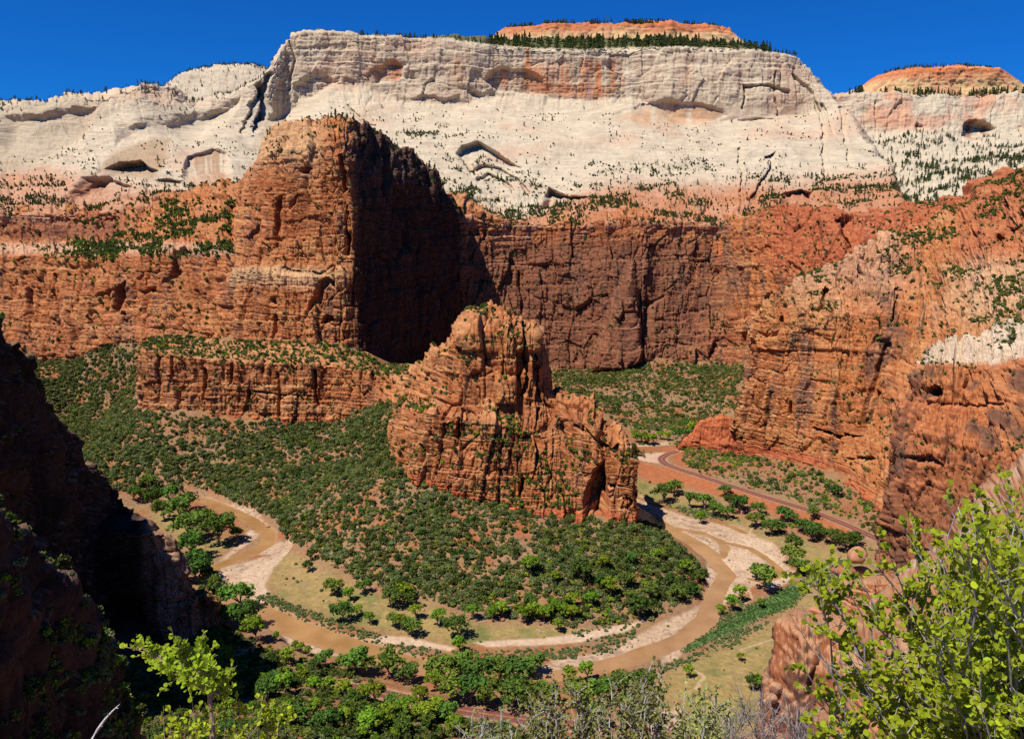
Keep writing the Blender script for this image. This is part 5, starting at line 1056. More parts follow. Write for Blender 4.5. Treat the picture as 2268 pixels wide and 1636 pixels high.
# --- cottonwoods: one by one, where they stand in the photograph (x, y of the foot, height, kind)
def ground_at(x, y):
    d = (vx - x) ** 2 + (vy - y) ** 2; i, j = np.unravel_index(np.argmin(d), d.shape); return GV[i, j]
GROVES = {
 'left bank grove': [(340,1125,44,2),(375,1118,40,0),(398,1160,52,2),(420,1200,60,2),(455,1175,44,0),(485,1205,62,2),(425,1240,58,2),(440,1290,60,2),(400,1290,50,3),(462,1300,40,3),(300,1110,30,2),(330,1085,30,0),(478,1316,36,3),(508,1180,36,5),(365,1150,40,0),(527,1200,34,5),(455,1330,34,3),(415,1130,38,2)],
 'riverside below the shaded cliff': [(525,1352,58,0),(545,1392,54,2),(566,1420,50,4),(500,1385,40,2),(482,1328,30,3),(612,1418,20,5),(655,1440,20,6),(668,1444,22,6),(684,1450,20,6),(720,1476,34,0),(640,1470,34,4),(770,1486,38,0),(806,1494,42,0),(700,1486,28,2)],
 'dry meadow': [(740,1318,34,0),(735,1308,26,6),(772,1330,30,6),(806,1314,32,0),(868,1344,40,2),(768,1352,22,4),(757,1376,42,2),(790,1364,24,4),(818,1382,26,4),(876,1388,30,0),(891,1394,34,6),(912,1408,38,0),(920,1368,32,4),(972,1384,36,4),(1012,1412,46,2),(1016,1444,36,6),(896,1330,38,4),(880,1316,32,3),(1236,1398,26,4),(690,1240,24,3),(682,1266,24,3),(905,1340,30,2)],
 'talus foot row': [(1048,1370,32,4),(1090,1372,30,4),(1112,1366,34,4),(1160,1378,36,4),(1180,1372,38,6),(1206,1376,34,4),(1232,1360,30,4),(1250,1366,30,4),(1270,1372,32,4),(1174,1346,30,2),(1176,1270,40,4),(1286,1286,44,2),(1232,1290,26,4),(1268,1346,34,4),(1310,1344,32,4),(1350,1320,40,4),(1416,1368,48,3),(1390,1300,34,2),(1340,1260,30,4),(1440,1330,36,3),(1480,1300,30,3),(1500,1330,34,2),(1520,1270,30,4),(1545,1290,30,3),(1400,1250,26,2),(1330,1300,30,3),(1535,1322,28,3),(1460,1240,26,4)],
 'grove along the near road': [(790,1490,52,0),(866,1498,58,0),(905,1512,40,2),(980,1512,60,0),(1020,1500,56,0),(1060,1520,62,2),(1110,1516,60,0),(1150,1524,60,2),(1180,1500,50,0),(965,1530,44,4),(1000,1550,58,0),(1045,1560,60,2),(1085,1566,56,0),(1130,1570,56,2),(1165,1572,54,2),(1210,1560,44,0),(970,1588,40,4),(945,1600,44,4),(990,1600,44,0),(900,1590,44,4),(860,1610,48,4),(820,1625,50,4),(930,1560,36,4),(1280,1570,60,0),(1330,1560,54,0),(1370,1540,50,2),(1420,1536,50,2),(1260,1510,34,6),(1298,1504,38,6),(1400,1590,50,0),(1310,1610,50,2),(1010,1630,44,4)],
 'right bank flat': [(1467,1112,42,2),(1492,1096,34,0),(1530,1122,34,5),(1558,1126,34,0),(1582,1142,30,0),(1610,1150,28,0),(1552,1158,26,6),(1674,1168,32,0),(1708,1184,34,2),(1722,1180,26,2),(1756,1222,36,2),(1752,1250,38,0),(1770,1272,36,0),(1690,1308,50,0),(1676,1282,34,3),(1640,1330,32,6),(1620,1352,34,6),(1596,1362,24,4),(1684,1346,20,4),(1606,1100,24,2),(1620,1124,30,2),(1640,1134,34,2),(1680,1140,28,2),(1735,1154,30,2),(1752,1160,26,2),(1778,1180,30,2),(1800,1196,34,2),(1810,1188,30,4),(1840,1204,32,2),(1872,1220,38,2),(1890,1212,32,2),(1800,1150,26,2),(1728,1398,18,4),(1525,1498,26,4),(1640,1462,16,4),(1690,1530,34,4),(1670,1526,30,2),(1850,1100,24,2)],
 'flat beyond the road curve': [(1409,978,22,4),(1424,980,24,4),(1438,984,26,4),(1446,982,22,4),(1461,972,18,4),(1478,974,20,4),(1513,980,32,2),(1535,958,26,4),(1405,968,18,4),(1490,962,18,6),(1520,950,20,2),(1425,1012,8,4),(1440,1003,6,4),(1500,990,12,4),(1426,1000,6,6)]}
r_ = np.random.default_rng(77); extra = []
while len(extra) < 46:
    x, y = r_.uniform(490, 960), r_.uniform(1460, 1640)
    if poly_in(np.array([x]), np.array([y]), [(490,1470),(620,1502),(760,1530),(840,1560),(960,1590),(960,1650),(520,1650),(470,1540)])[0] and all(math.hypot(x - a, y - b_) > 20 for a, b_, _, _ in extra): extra.append((x, y, r_.uniform(24, 46), int(r_.choice([0, 2, 2, 3, 4, 4, 6]))))
GROVES['near road slope'] = extra
DESC = {0: 'grey green spreading cottonwood', 1: 'grey green cottonwood', 2: 'dark green round crowned cottonwood', 3: 'dark green narrow cottonwood', 4: 'bright green bushy box elder', 5: 'thin upright cottonwood', 6: 'young bright green cottonwood'}
for grp, lst in GROVES.items():
    cnt = {}
    for (x, y, h, k) in sorted(lst):
        p = ground_at(x, y); hm = h / FD * np.linalg.norm(p - EYE) * 1.08
        root = bpy.data.objects.new('cottonwood_tree', None); COL.objects.link(root); root.empty_display_size = .5
        root.location = p; root.rotation_euler = (0, 0, random.uniform(0, 6.28)); s = hm * random.uniform(.95, 1.05); root.scale = (s * 1.12, s * 1.12, s)
        for q in TRE[k]:
            c = q.copy(); COL.objects.link(c); c.parent = root; c.name = q.name.split('.')[0]
        cnt[k] = cnt.get(k, 0) + 1
        tag(root, '%s, %s from the left in the %s' % (DESC[k], ORD[cnt[k] - 1], grp), 'tree', grp)
# ------------------------------------------------------------------ near rocks on the right
def hi_out(c):
    f = fbm(c['V'][..., 0], c['V'][..., 1], c['Z'], 1 / 4., 4, off=121); f2 = fbm(c['V'][..., 0], c['V'][..., 1], c['Z'], 1 / 9., 3, off=125)
    steep = 1 - sst(.35, .7, c['nz'])
    col = mix(np.array((.32, .115, .045)), np.array((.25, .08, .034)), .5 + .4 * f)
    col = mix(col, np.array((.085, .045, .032)), .85 * sst(-.15, .35, .45 * f2 + .8 * vn(c['S'] / 1.3, c['Z'] / 16, c['S'] * 0)) * steep)
    return mix(col, np.array((.40, .22, .115)), .8 * (1 - steep))
oc = loft('rock_outcrop', [[(1772,1350,128),(1762,1345,124),(1800,1338,122),(1850,1335,120),(1910,1340,118),(2000,1340,116),(2110,1340,112)],
                      [(1748,1372,120),(1728,1374,109),(1780,1369,105),(1840,1373,103),(1900,1391,101),(1990,1400,99),(2100,1400,96)],
                      [(1730,1470,118),(1704,1470,107),(1765,1480,101),(1838,1490,98),(1900,1500,96),(1995,1500,94),(2105,1500,92)],
                      [(1718,1560,116),(1690,1562,105),(1758,1592,99),(1838,1602,96),(1900,1602,93),(2000,1602,91),(2110,1602,89)]],
     230, 190, M_close, hi_out, blk=((9, 7, 1.0, .35, .2), (3, 3, .5, .2, .15), (1.1, 1.6, .18, .08, .08)), fb=((7, .5, 1),), seed=121, fs=.16, fa=.9, xb=.06, foot=False, skirt=60,
     carve=[('line', [(1820,1366),(1813,1430),(1801,1490),(1786,1540)], 5, 8)], kind=None, cat='rock', label='big brown cracked sandstone block at lower right behind the leafy bush')
loft('rock_outcrop', [[(1850,1298,132),(1842,1292,128),(1880,1280,125),(1930,1275,123),(1990,1275,121)], [(1850,1310,126),(1838,1300,118),(1880,1292,115),(1930,1290,113),(1990,1290,112)], [(1848,1352,125),(1836,1350,116),(1880,1352,113),(1930,1356,111),(1990,1360,110)]],
     110, 70, M_close, hi_out, blk=((3, 3, .7, .25, .2), (1.1, 1.6, .25, .1, .1)), fb=((4, .6, 1), (1.2, .2, 1.3)), seed=127, fs=.1, fa=.9, xb=.05, foot=False, skirt=5, kind=None, cat='rock', label='reddish layered rock ledge just above the big cracked block')
def boulder(name, p, sx, sy, sz, label, mat, seed, rot=0.0, round_=.1, cols=(.40, .17, .08), group=None, sub=3):
    r = np.random.default_rng(seed); bm = bmesh.new(); bmesh.ops.create_icosphere(bm, subdivisions=sub, radius=1)
    V = np.array([v.co[:] for v in bm.verts]); F = np.array([[v.index for v in f.verts] for f in bm.faces]); bm.free()
    for _ in range(13):
        n = r.normal(size=3); n /= np.linalg.norm(n); d = r.uniform(.52, .84); h = V @ n; V = V - np.outer(np.maximum(h - d, 0) * (1 - round_ * .5), n)
    V = V * (1 + .09 * fbm(V[:, 0], V[:, 1], V[:, 2], 2.2, 3, off=seed))[:, None]
    V = V * np.array((sx, sy, sz))
    c_ = np.array(cols) * (1 + .22 * fbm(V[:, 0], V[:, 1], V[:, 2] * 2, 1.5 / max(sx, .5), 3, off=seed + 3))[:, None]
    o = mesh_obj(name, V, F, mat, cols=c_); o.location = p; o.rotation_euler = (r.uniform(-.15, .15), r.uniform(-.15, .15), rot)
    return tag(o, label, 'boulder', group)
for (x, y, d, sx, sy, sz, lab, cl_) in [(1896,1228,121,1.75,1.6,1.45,'round topped boulder balanced highest in the stack at right', (.42,.20,.105)), (1868,1262,119,2.2,1.7,1.05,'flat brown boulder second in the stack at right', (.33,.125,.065)),
                             (1905,1268,122,1.9,1.6,1.3,'squat boulder wedged beneath the balanced round one', (.34,.13,.065)), (1806,1352,112,1.7,1.3,.85,'small reddish boulder lying on the cracked block', (.42,.19,.10)), (1722,1524,104,1.2,1.0,1.4,'pale chunk leaning at the left foot of the cracked block', (.46,.24,.13)), (1706,1548,103,1.1,1.0,1.0,'lowest pale chunk at the left foot of the cracked block', (.46,.24,.13))]:
    boulder('boulder', at(x, y, d), sx, sy, sz, lab, M_close, int(x), cols=cl_)
loft('rocky_slope', [[(1940,1310,125),(2030,1240,115),(2110,1180,108),(2165,1085,100),(2215,1030,95),(2300,985,90),(2420,900,85)],
                     [(1900,1420,90),(2010,1350,80),(2100,1290,72),(2165,1200,66),(2235,1130,62),(2320,1090,58),(2420,1040,56)],
                     [(1850,1600,55),(1950,1520,48),(2060,1450,42),(2160,1370,38),(2240,1300,35),(2330,1260,33),(2430,1220,31)],
                     [(1740,1900,20),(1900,1850,18),(2040,1800,16),(2160,1750,14),(2260,1700,13),(2350,1660,12),(2450,1640,11)]],
     260, 260, M_close, lambda c: mix(mix(np.array((.38,.18,.085)), np.array((.47,.33,.22)), sst(-.2,.4, fbm(c['V'][...,0],c['V'][...,1],c['Z'],1/9.,3,off=7))), np.array((.33,.125,.055)), sst(.65,.35,c['nz'])),
     blk=((7, 5, 1.6, .4, .3), (2.4, 2.4, .7, .2, .15), (.9, 1.2, .25, .1, .1)), fb=((12, 1.6, 1), (3, .5, 1), (1, .15, 1)), seed=131, fs=.14, fa=1.0, xb=.05, foot=False, skirt=40, back=(15, 30, -30), label='pale rubble slope under the leafy bush')
# the ledge the viewer stands on
lx, ly = np.meshgrid(np.linspace(-7, 9, 110), np.linspace(-3, 16, 120))
lz = 240 - 1.75 - 1.0 * np.maximum(ly - 1.0, 0) + .22 * fbm(lx, ly, lx * 0, .6, 4) - .15 * np.maximum(np.abs(lx) - 5, 0) ** 2
lf = fbm(lx, ly, lx * 0, .8, 4, off=4)
tag(mesh_obj('ledge', np.stack([lx, ly, lz], -1).reshape(-1, 3), grid_faces(120, 110)[:, ::-1], M_near, cols=mix(np.array((.40, .22, .13)), np.array((.48, .32, .21)), .5 + lf).reshape(-1, 3)), 'sandstone ledge just below the viewpoint', kind='structure')
def ledge_z(x, y): return 240 - 1.75 - max(y - 1.0, 0) - .1

# ------------------------------------------------------------------ boulders and logs in the valley
for (x, y, s, lab, cl_) in [(593,1166,3.4,'pair of pinkish water worn boulders at the left river bend, the larger',(.46,.25,.16)), (583,1160,2.0,'smaller pinkish boulder at the left river bend',(.46,.25,.16)), (697,1186,3.0,'upright tan boulder on the lower left talus',(.44,.24,.13)), (690,1207,3.0,'red flat boulder on the lower left talus',(.40,.14,.07)),
        (702,1150,3.0,'reddish boulder among shrubs above the left river bend',(.38,.16,.09)), (742,1207,3.6,'grey brown boulder on the lower left talus',(.30,.19,.13)), (781,1193,2.6,'pale leaning slab on the middle talus',(.46,.29,.17)), (791,1168,2.8,'dark sided slab on the middle talus',(.40,.22,.12)), (826,1121,3.0,'tan boulder high on the middle talus',(.46,.25,.13)), (852,1106,2.4,'small tan boulder just left of the butte foot',(.46,.25,.13)),
        (902,1322,5.0,'tall square boulder standing at the meadow edge between trees',(.42,.27,.19)), (938,1350,2.4,'flat pink slab lying in the meadow',(.48,.28,.19)), (1113,1374,3.0,'round dark red boulder in front of the tree row',(.33,.14,.08)), (1198,1382,2.0,'small dark boulder in front of the tree row',(.30,.15,.09)), (986,1262,3.0,'pink boulder in the lower talus shrubs',(.42,.19,.12)), (1022,1283,2.6,'red boulder in the lower talus shrubs',(.42,.14,.06)),
        (1440,1336,4.0,'pale boulder at the foot of the dense spur',(.46,.27,.17)), (1446,1350,2.4,'lower pale boulder at the foot of the dense spur',(.46,.27,.17)), (1646,1135,3.6,'triangular pink boulder on the right bank flat',(.46,.25,.17)), (1661,1080,4.6,'big square red block just above the far road',(.40,.15,.07)), (1776,1094,3.0,'flat pale red rock above the far road',(.42,.20,.12)), (1726,1062,2.6,'small red rock high on the right slope',(.42,.17,.09)), (1820,1150,2.8,'reddish rock between the far road and the flat',(.40,.18,.11)),
        (1150,1290,2.2,'small tan rock on the talus below the butte',(.44,.23,.12)), (880,1240,2.2,'small tan rock on the talus left of the meadow trees',(.44,.23,.12)), (760,1120,2.4,'tan rock under the low cliff band',(.44,.23,.12)), (840,1140,2.2,'angular red rock near the left butte foot',(.42,.16,.08))]:
    p = ground_at(x, y); boulder('boulder', p + np.array((0, 0, s * .25)), s * .62, s * .5, s * .5, lab, M_red, int(x * 7 + y), rot=x, cols=cl_, sub=2)
# loose stones nobody could count
sp_ = np.concatenate([sow(GV, .018 * Z_t * okg), sow(GV, .02 * Z_r * okg), sow(GV, .05 * sst(0, 2, GRV) * (RD > 1))]); 
def stone_proto(seed):
    o = boulder('stone', (0, 0, 0), 1, .8, .7, None, M_red, seed, cols=(.43, .22, .125), sub=1); COL.objects.unlink(o); return o
STN = [stone_proto(201), stone_proto(202), stone_proto(203)]
scatter('stones', STN, sp_, rng.uniform(.25, 1.1, len(sp_)) ** 1.2, rng.integers(0, 3, len(sp_)), 'small loose stones on the talus and gravel bars')
M_log, nt, b = newmat('bleached_wood'); b.inputs['Base Color'].default_value = (.42, .36, .30, 1); b.inputs['Roughness'].default_value = .8
for (x0, y0, x1, y1, r_, lab) in [(824,1336,838,1340,.22,'bleached log lying in the upper meadow'), (1186,1394,1200,1399,.25,'bleached forked log near the sand strip'), (1060,1378,1078,1376,.2,'thin bleached log below the talus trees'), (1612,1206,1636,1218,.25,'driftwood log on the right sandbar'), (1412,1118,1424,1124,.35,'driftwood pile beside the right river channel'), (534,1252,520,1256,.3,'driftwood on the left gravel bar edge')]:
    a = ground_at(x0, y0) + np.array((0, 0, .25)); e = ground_at(x1, y1) + np.array((0, 0, .35)); d_ = e - a
    root = bpy.data.objects.new('fallen_log', None); COL.objects.link(root); root.location = a; tag(root, lab, 'log')
    V, F = tube([(0, 0, 0), d_ * .4 + np.array((0, .3, 0)), d_ * .8, d_], [r_, r_ * .9, r_ * .6, r_ * .3], 6); mesh_obj('log_stem', V, F, M_log, root)
    V, F = tube([d_ * .5, d_ * .6 + np.array((.8, 1.2, .5)), d_ * .66 + np.array((1.2, 2.0, .9))], [r_ * .5, r_ * .35, r_ * .15], 5); mesh_obj('log_limb', V, F, M_log, root)

# small open shelter in the turnout
M_wood, nt, b = newmat('brown_timber'); b.inputs['Base Color'].default_value = (.11, .07, .05, 1); b.inputs['Roughness'].default_value = .8
p = ground_at(1421, 1010); sh = bpy.data.objects.new('shelter', None); COL.objects.link(sh); sh.location = p; sh.rotation_euler = (0, 0, R(-14)); tag(sh, 'small brown open timber shelter on the gravel turnout beside the road curve', 'shelter')
def box(name, x0, x1, y0, y1, z0, z1, mat, parent, tilt=0.0):
    V = [(x, y, z + tilt * y) for x in (x0, x1) for y in (y0, y1) for z in (z0, z1)]
    return mesh_obj(name, V, [(0, 1, 3, 2), (4, 6, 7, 5), (0, 4, 5, 1), (2, 3, 7, 6), (0, 2, 6, 4), (1, 5, 7, 3)], mat, parent)
for px in (-3.0, 2.8):
    for py in (-1.1, 1.0): box('post', px, px + .2, py, py + .2, -.2, 2.45, M_wood, sh)
box('roof', -3.6, 3.6, -1.8, 1.8, 2.46, 2.64, M_wood, sh, .12); box('back_wall', -2.8, 2.8, 1.05, 1.15, .1, 1.7, M_wood, sh); box('bench', -2.4, 2.4, .3, .75, .42, .5, M_wood, sh); box('low_wall', -3.0, 3.0, -1.35, -1.12, -.2, .8, M_wood, sh)

# ------------------------------------------------------------------ plants on the viewer's ledge
def wood_mat(name, c0, c1):
    m, nt, b = newmat(name); L = nt.links.new; tc = N(nt, 'ShaderNodeTexCoord'); nz = N(nt, 'ShaderNodeTexNoise'); nz.inputs['Scale'].default_value = 40; nz.inputs['Detail'].default_value = 4; L(tc.outputs['Object'], nz.inputs[0])
    cr = N(nt, 'ShaderNodeValToRGB'); cr.color_ramp.elements[0].position = .35; cr.color_ramp.elements[1].position = .65; cr.color_ramp.elements[0].color = (*c0, 1); cr.color_ramp.elements[1].color = (*c1, 1)
    L(nz.outputs[0], cr.inputs[0]); L(cr.outputs[0], b.inputs['Base Color']); b.inputs['Roughness'].default_value = .85; return m
M_twig = wood_mat('grey_twig', (.22, .18, .15), (.40, .36, .32)); M_pale = wood_mat('pale_twig', (.34, .31, .29), (.52, .49, .47)); M_brown = wood_mat('pinkish_twig', (.26, .16, .12), (.42, .29, .23)); M_dry = wood_mat('dry_twig', (.20, .16, .14), (.34, .29, .27))
M_lime = leaf_mat('lime_leaf', (.42, .52, .035), .25, .5, .015); M_small = leaf_mat('small_olive_leaf', (.27, .28, .075), .35, .3, .02)
LT = np.array([(0, 0, 0), (.32, .22, .05), (.46, .58, .09), (.30, .92, .06), (0, 1.05, -.02), (-.30, .92, .06), (-.46, .58, .09), (-.32, .22, .05), (0, .55, -.03)])
LF = np.array([(0, 1, 8, 8), (1, 2, 8, 8), (2, 3, 8, 8), (3, 4, 8, 8), (4, 5, 8, 8), (5, 6, 8, 8), (6, 7, 8, 8), (7, 0, 8, 8)])[:, :3]
leaf_proto = mesh_obj('leaf', LT, LF, M_lime, link=False)
def frames(dirs, r):
    d = dirs / (np.linalg.norm(dirs, axis=1, keepdims=True) + 1e-9)
    up = np.array((-.35, -.45, .8)) + .5 * r.normal(size=d.shape); x = np.cross(d, up); x /= np.linalg.norm(x, axis=1, keepdims=True) + 1e-9; z = np.cross(x, d); return x, d, z
def leaf_mesh(P, dirs, size, r):
    x, y, z = frames(dirs, r); V = P[:, None] + size[:, None, None] * (LT[None, :, 0:1] * x[:, None] + LT[None, :, 1:2] * y[:, None] + LT[None, :, 2:3] * z[:, None])
    F = (LF[None] + (np.arange(len(P)) * len(LT))[:, None, None]).reshape(-1, 3); return V.reshape(-1, 3), F, (x, y, z)
from mathutils import Matrix
def grow(root, tips, r, mat, r0, sag, twigs, twig_len, per_twig, leaf_from, leafy=1.0):
    """returns branch meshes (one per shoot) and the leaf places"""
    B = []; LP = []; LD = []
    for tip in tips:
        tip = np.array(tip); Lh = np.linalg.norm(tip - root); ctrl_ = root * .45 + tip * .55 + np.array((0, 0, sag * Lh)) + r.normal(size=3) * .05 * Lh
        t = np.linspace(0, 1, 12)[:, None]; path = (1 - t) ** 2 * root + 2 * t * (1 - t) * ctrl_ + t * t * tip
        path[1:-1] += r.normal(size=(10, 3)) * .010 * Lh
        rad = r0 * (1 - t[:, 0]) ** .8 + .0012; parts = [tube(path, rad, 5)]
        for k in range(twigs):
            s = r.uniform(leaf_from, .99); i = min(int(s * 11), 10); p0 = path[i] + (path[i + 1] - path[i]) * (s * 11 - i); ax = path[i + 1] - path[i]; ax /= np.linalg.norm(ax)
            dr = ax * r.uniform(.4, 1.0) + r.normal(size=3) * .55 + np.array((0, 0, .25)); dr /= np.linalg.norm(dr); ln = twig_len * r.uniform(.4, 1.2)
            mid = p0 + dr * ln * .55 + r.normal(size=3) * ln * .05; e = mid + (dr + r.normal(size=3) * .3) * ln * .45
            parts.append(tube([p0, mid, e], [.0026, .002, .001], 4))
            n = r.poisson(per_twig * leafy)
            for q in range(n):
                u = r.uniform(.25, 1.02); pp = p0 + (mid - p0) * min(u / .55, 1) if u < .55 else mid + (e - mid) * ((u - .55) / .45); LP.append(pp); LD.append(dr + .9 * r.normal(size=3) + np.array((0, 0, .2)))
        B.append(join(parts))
    return B, np.array(LP), np.array(LD)
def in_poly_tips(poly, n, r, d0, d1, bias=None):
    xs = [p[0] for p in poly]; ys = [p[1] for p in poly]; out = []
    while len(out) < n:
        x = r.uniform(min(xs), max(xs)); y = r.uniform(min(ys), max(ys))
        if poly_in(np.array([x]), np.array([y]), poly)[0] and (bias is None or r.random() < bias(x, y)): out.append(at(x, y, r.uniform(d0, d1)))
    return out
def make_bush(name, label, cat, root, tipsets, mat_w, leafmat, leafsize, r, n_single=300, **kw):
    rt = bpy.data.objects.new(name, None); COL.objects.link(rt); rt.location = root; rt.empty_display_size = .2; tag(rt, label, cat); rv = np.array(root)
    P, Dd = [], []
    for tips, opt in tipsets:
        B, lp, ld = grow(rv, tips, r, mat_w, **opt)
        for V, F in B: mesh_obj('branch', V - rv, F, mat_w, rt)
        if len(lp): P.append(lp); Dd.append(ld)
    if not P: return rt
    P = np.concatenate(P); Dd = np.concatenate(Dd); sz = leafsize * r.uniform(.6, 1.25, len(P))
    x, y = proj(P); vis = (x > 0) & (x < 2268) & (y > 0) & (y < 1634); ap = np.where(vis, sz / P[:, 1], 0); top = np.argsort(-ap)[:n_single]; top = top[ap[top] > 0]; rest = np.setdiff1d(np.arange(len(P)), top)
    if len(rest):
        V, F, _ = leaf_mesh(P[rest], Dd[rest], sz[rest], r); o = mesh_obj('foliage', V - rv, F, leafmat, rt); o['kind'] = 'stuff'
    fx, fy, fz = frames(Dd[top], r); proto = leaf_proto.data if leafmat is M_lime else None
    if proto is None and len(top):
        pm = leaf_proto.data.copy(); pm.materials.clear(); pm.materials.append(leafmat); proto = pm
    for k, i in enumerate(top):
        o = bpy.data.objects.new('leaf', proto); COL.objects.link(o); o.parent = rt; s = sz[i]; q = P[i] - rv
        o.matrix_basis = Matrix(((fx[k][0] * s, fy[k][0] * s, fz[k][0] * s, q[0]), (fx[k][1] * s, fy[k][1] * s, fz[k][1] * s, q[1]), (fx[k][2] * s, fy[k][2] * s, fz[k][2] * s, q[2]), (0, 0, 0, 1)))
    print(name, len(P)); return rt
r = np.random.default_rng(301)
def on_ledge(x, d):
    a = at(x, 1635, d); return (a[0], d, ledge_z(a[0], d))
# big leafy bush at the right
tipsA = [at(x, y, d) for x, y, d in [(1774,1279,3.0),(1797,1243,3.05),(1830,1300,3.0),(1949,1172,3.2),(1996,1162,3.2),(1965,1215,3.1),(2132,1098,3.3),(2165,1082,3.4),(2235,1096,3.3),(2268,1110,3.0),(2060,1228,3.2),(2105,1200,3.3),(2180,1150,3.4),(2025,1180,3.3),(1843,1412,2.8),(1875,1440,2.8),(1790,1495,2.7),(1804,1545,2.7),(1835,1600,2.6),(1815,1625,2.6),(1870,1560,2.7),(1920,1500,2.8),(1950,1440,2.9),(1900,1265,3.1),(1850,1265,3.1),(1930,1330,3.0)]]
polyR = [(1990,1290),(2080,1200),(2160,1130),(2268,1100),(2420,1080),(2430,1720),(1840,1720),(1850,1560),(1960,1480),(1940,1400)]
tipsB = in_poly_tips(polyR, 330, r, 2.4, 4.0, lambda x, y: .35 + .65 * sst(1900, 2250, x))
tipsC = [at(x, y, d) for x, y, d in [(1808,1446,2.8),(1748,1357,2.9),(1775,1338,2.9),(2038,1173,3.2),(1763,1455,2.7),(1915,1520,2.6)]]
optA = dict(r0=.011, sag=.10, twigs=20, twig_len=.13, per_twig=13, leaf_from=.58); optB = dict(r0=.010, sag=.12, twigs=18, twig_len=.15, per_twig=13.0, leaf_from=.40); optC = dict(r0=.006, sag=.06, twigs=4, twig_len=.12, per_twig=0, leaf_from=.6)
make_bush('leafy_bush', 'big bush with bright lime green round leaves and grey stems at the right', 'bush', on_ledge(2420, 3.0), [(tipsA, optA), (tipsB, optB), (tipsC, optC)], M_twig, M_lime, .023, r)
# small leafy tree at the lower left
root = on_ledge(474, 3.9); fork = at(464, 1532, 4.0)
r = np.random.default_rng(302)
tL = [at(x, y, r.uniform(3.8, 4.3)) for x, y in [(300,1434),(322,1440),(345,1452),(368,1462),(396,1424),(415,1436),(440,1432),(452,1442),(400,1470),(428,1468),(455,1478),(480,1490),(500,1500),(470,1510),(385,1490),(420,1500),(440,1455),(492,1530)]]
tM = [at(x, y, r.uniform(3.8, 4.2)) for x, y in [(362,1562),(380,1580),(372,1612),(398,1560),(410,1590),(425,1545),(400,1630),(440,1600),(500,1590),(512,1560),(530,1545),(545,1570),(590,1535),(560,1600),(622,1556),(600,1575),(575,1545),(520,1620),(468,1580),(480,1560),(380,1645),(430,1640)]]
rt = make_bush('leafy_sapling', 'small sapling with lime leaves and a pinkish trunk at the lower left', 'sapling', root, [(tM, dict(r0=.007, sag=.0, twigs=14, twig_len=.10, per_twig=7.0, leaf_from=.62))], M_brown, M_lime, .025, r, n_single=150)
V, F = tube([np.array(root), at(470, 1610, 3.95), at(466, 1570, 4.0), fork], [.019, .016, .0145, .012], 8); mesh_obj('trunk', V - np.array(root), F, M_brown, rt)
B, lp, ld = grow(fork, tL, r, M_brown, r0=.008, sag=.02, twigs=18, twig_len=.085, per_twig=6.5, leaf_from=.3)
for V, F in B: mesh_obj('branch', V - np.array(root), F, M_brown, rt)
sz = .025 * r.uniform(.6, 1.25, len(lp)); V, F, _ = leaf_mesh(lp[150:], ld[150:], sz[150:], r); o = mesh_obj('foliage', V - np.array(root), F, M_lime, rt); o['kind'] = 'stuff'
fx, fy, fz = frames(ld[:150], r)
for k in range(min(150, len(lp))):
    o = bpy.data.objects.new('leaf', leaf_proto.data); COL.objects.link(o); o.parent = rt; s = sz[k]; q = lp[k] - np.array(root)
    o.matrix_basis = Matrix(((fx[k][0] * s, fy[k][0] * s, fz[k][0] * s, q[0]), (fx[k][1] * s, fy[k][1] * s, fz[k][1] * s, q[1]), (fx[k][2] * s, fy[k][2] * s, fz[k][2] * s, q[2]), (0, 0, 0, 1)))
# bleached shrubs along the bottom edge
r = np.random.default_rng(303)
def stems(xy, d0, d1): return [at(x, y, r.uniform(d0, d1)) for x, y in xy]
main = stems([(1262,1512),(1264,1520),(1230,1530),(1192,1522),(1170,1548),(1210,1560),(1300,1540),(1335,1555),(1376,1555),(1395,1520),(1440,1476),(1456,1490),(1462,1530),(1420,1500),(1360,1530),(1465,1570),(1440,1560),(1190,1580),(1320,1580),(1400,1570),(1430,1530),(1280,1560),(1240,1585),(1150,1600),(1470,1610)], 4.6, 5.6)
make_bush('pale_shrub', 'white stemmed shrub with tiny olive leaves at the bottom middle', 'shrub', on_ledge(1345, 5.0), [(main, dict(r0=.014, sag=.02, twigs=80, twig_len=.17, per_twig=12, leaf_from=.34))], M_pale, M_small, .019, r, n_single=0)
sm = stems([(1072,1592),(1048,1600),(1090,1600),(1062,1612),(1110,1588),(1130,1610),(1040,1625),(1082,1622),(1120,1630),(1020,1632),(1100,1640)], 4.8, 5.4)
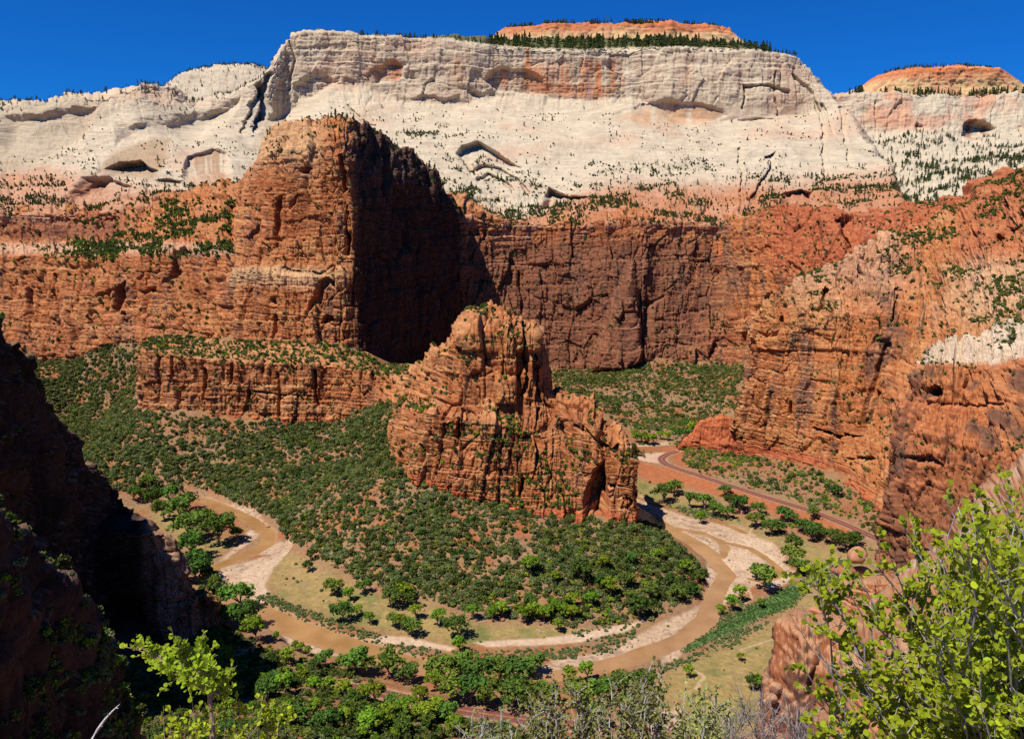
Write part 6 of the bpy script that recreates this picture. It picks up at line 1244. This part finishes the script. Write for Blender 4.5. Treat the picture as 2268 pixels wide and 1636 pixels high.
make_bush('pale_shrub', 'smaller sparse white stemmed shrub left of the bottom middle one', 'shrub', on_ledge(1090, 5.1), [(sm, dict(r0=.007, sag=.02, twigs=40, twig_len=.14, per_twig=6, leaf_from=.5))], M_pale, M_small, .017, r, n_single=0)
ol = stems([(1510,1560),(1540,1545),(1560,1560),(1585,1552),(1600,1575),(1500,1600),(1530,1590),(1560,1600),(1590,1610),(1490,1630),(1620,1600)], 4.8, 5.6)
make_bush('olive_shrub', 'twiggy olive leaved shrub at the bottom, left of the grey brush', 'shrub', on_ledge(1560, 5.1), [(ol, dict(r0=.007, sag=.03, twigs=80, twig_len=.16, per_twig=12, leaf_from=.4))], M_pale, M_small, .019, r, n_single=0)
gr = stems([(1640,1545),(1665,1560),(1690,1550),(1720,1570),(1745,1560),(1770,1580),(1800,1575),(1822,1600),(1650,1590),(1690,1590),(1720,1605),(1760,1610),(1790,1620),(1630,1610),(1610,1630),(1670,1625),(1830,1630)], 4.4, 5.2)
make_bush('grey_brush', 'leafless dense grey brush at the bottom left of the leafy bush', 'shrub', on_ledge(1730, 4.8), [(gr, dict(r0=.008, sag=.05, twigs=110, twig_len=.2, per_twig=0, leaf_from=.3))], M_dry, M_small, .01, r, n_single=0)
db = bpy.data.objects.new('dead_branch', None); COL.objects.link(db); rp = np.array(on_ledge(180, 3.4)); db.location = rp; tag(db, 'bare white dead branch slanting up at the bottom left', 'branch')
V, F = tube([rp, at(200, 1640, 3.45), at(216, 1615, 3.5), at(232, 1592, 3.52), at(248, 1574, 3.55), at(265, 1558, 3.58)], [.013, .0085, .0072, .006, .0042, .0015], 7); mesh_obj('stem', V - rp, F, M_pale, db)
for (a, b_) in (((222, 1606), (227, 1607)), ((240, 1582), (238, 1576)), ((256, 1566), (262, 1567))):
    V, F = tube([at(*a, 3.52), at(*b_, 3.5)], [.003, .001], 4); mesh_obj('spur', V - rp, F, M_pale, db)
# rename the parts the copies left with odd suffixes is not needed: repeats keep the plain suffix
print('done', time.time() - T0)
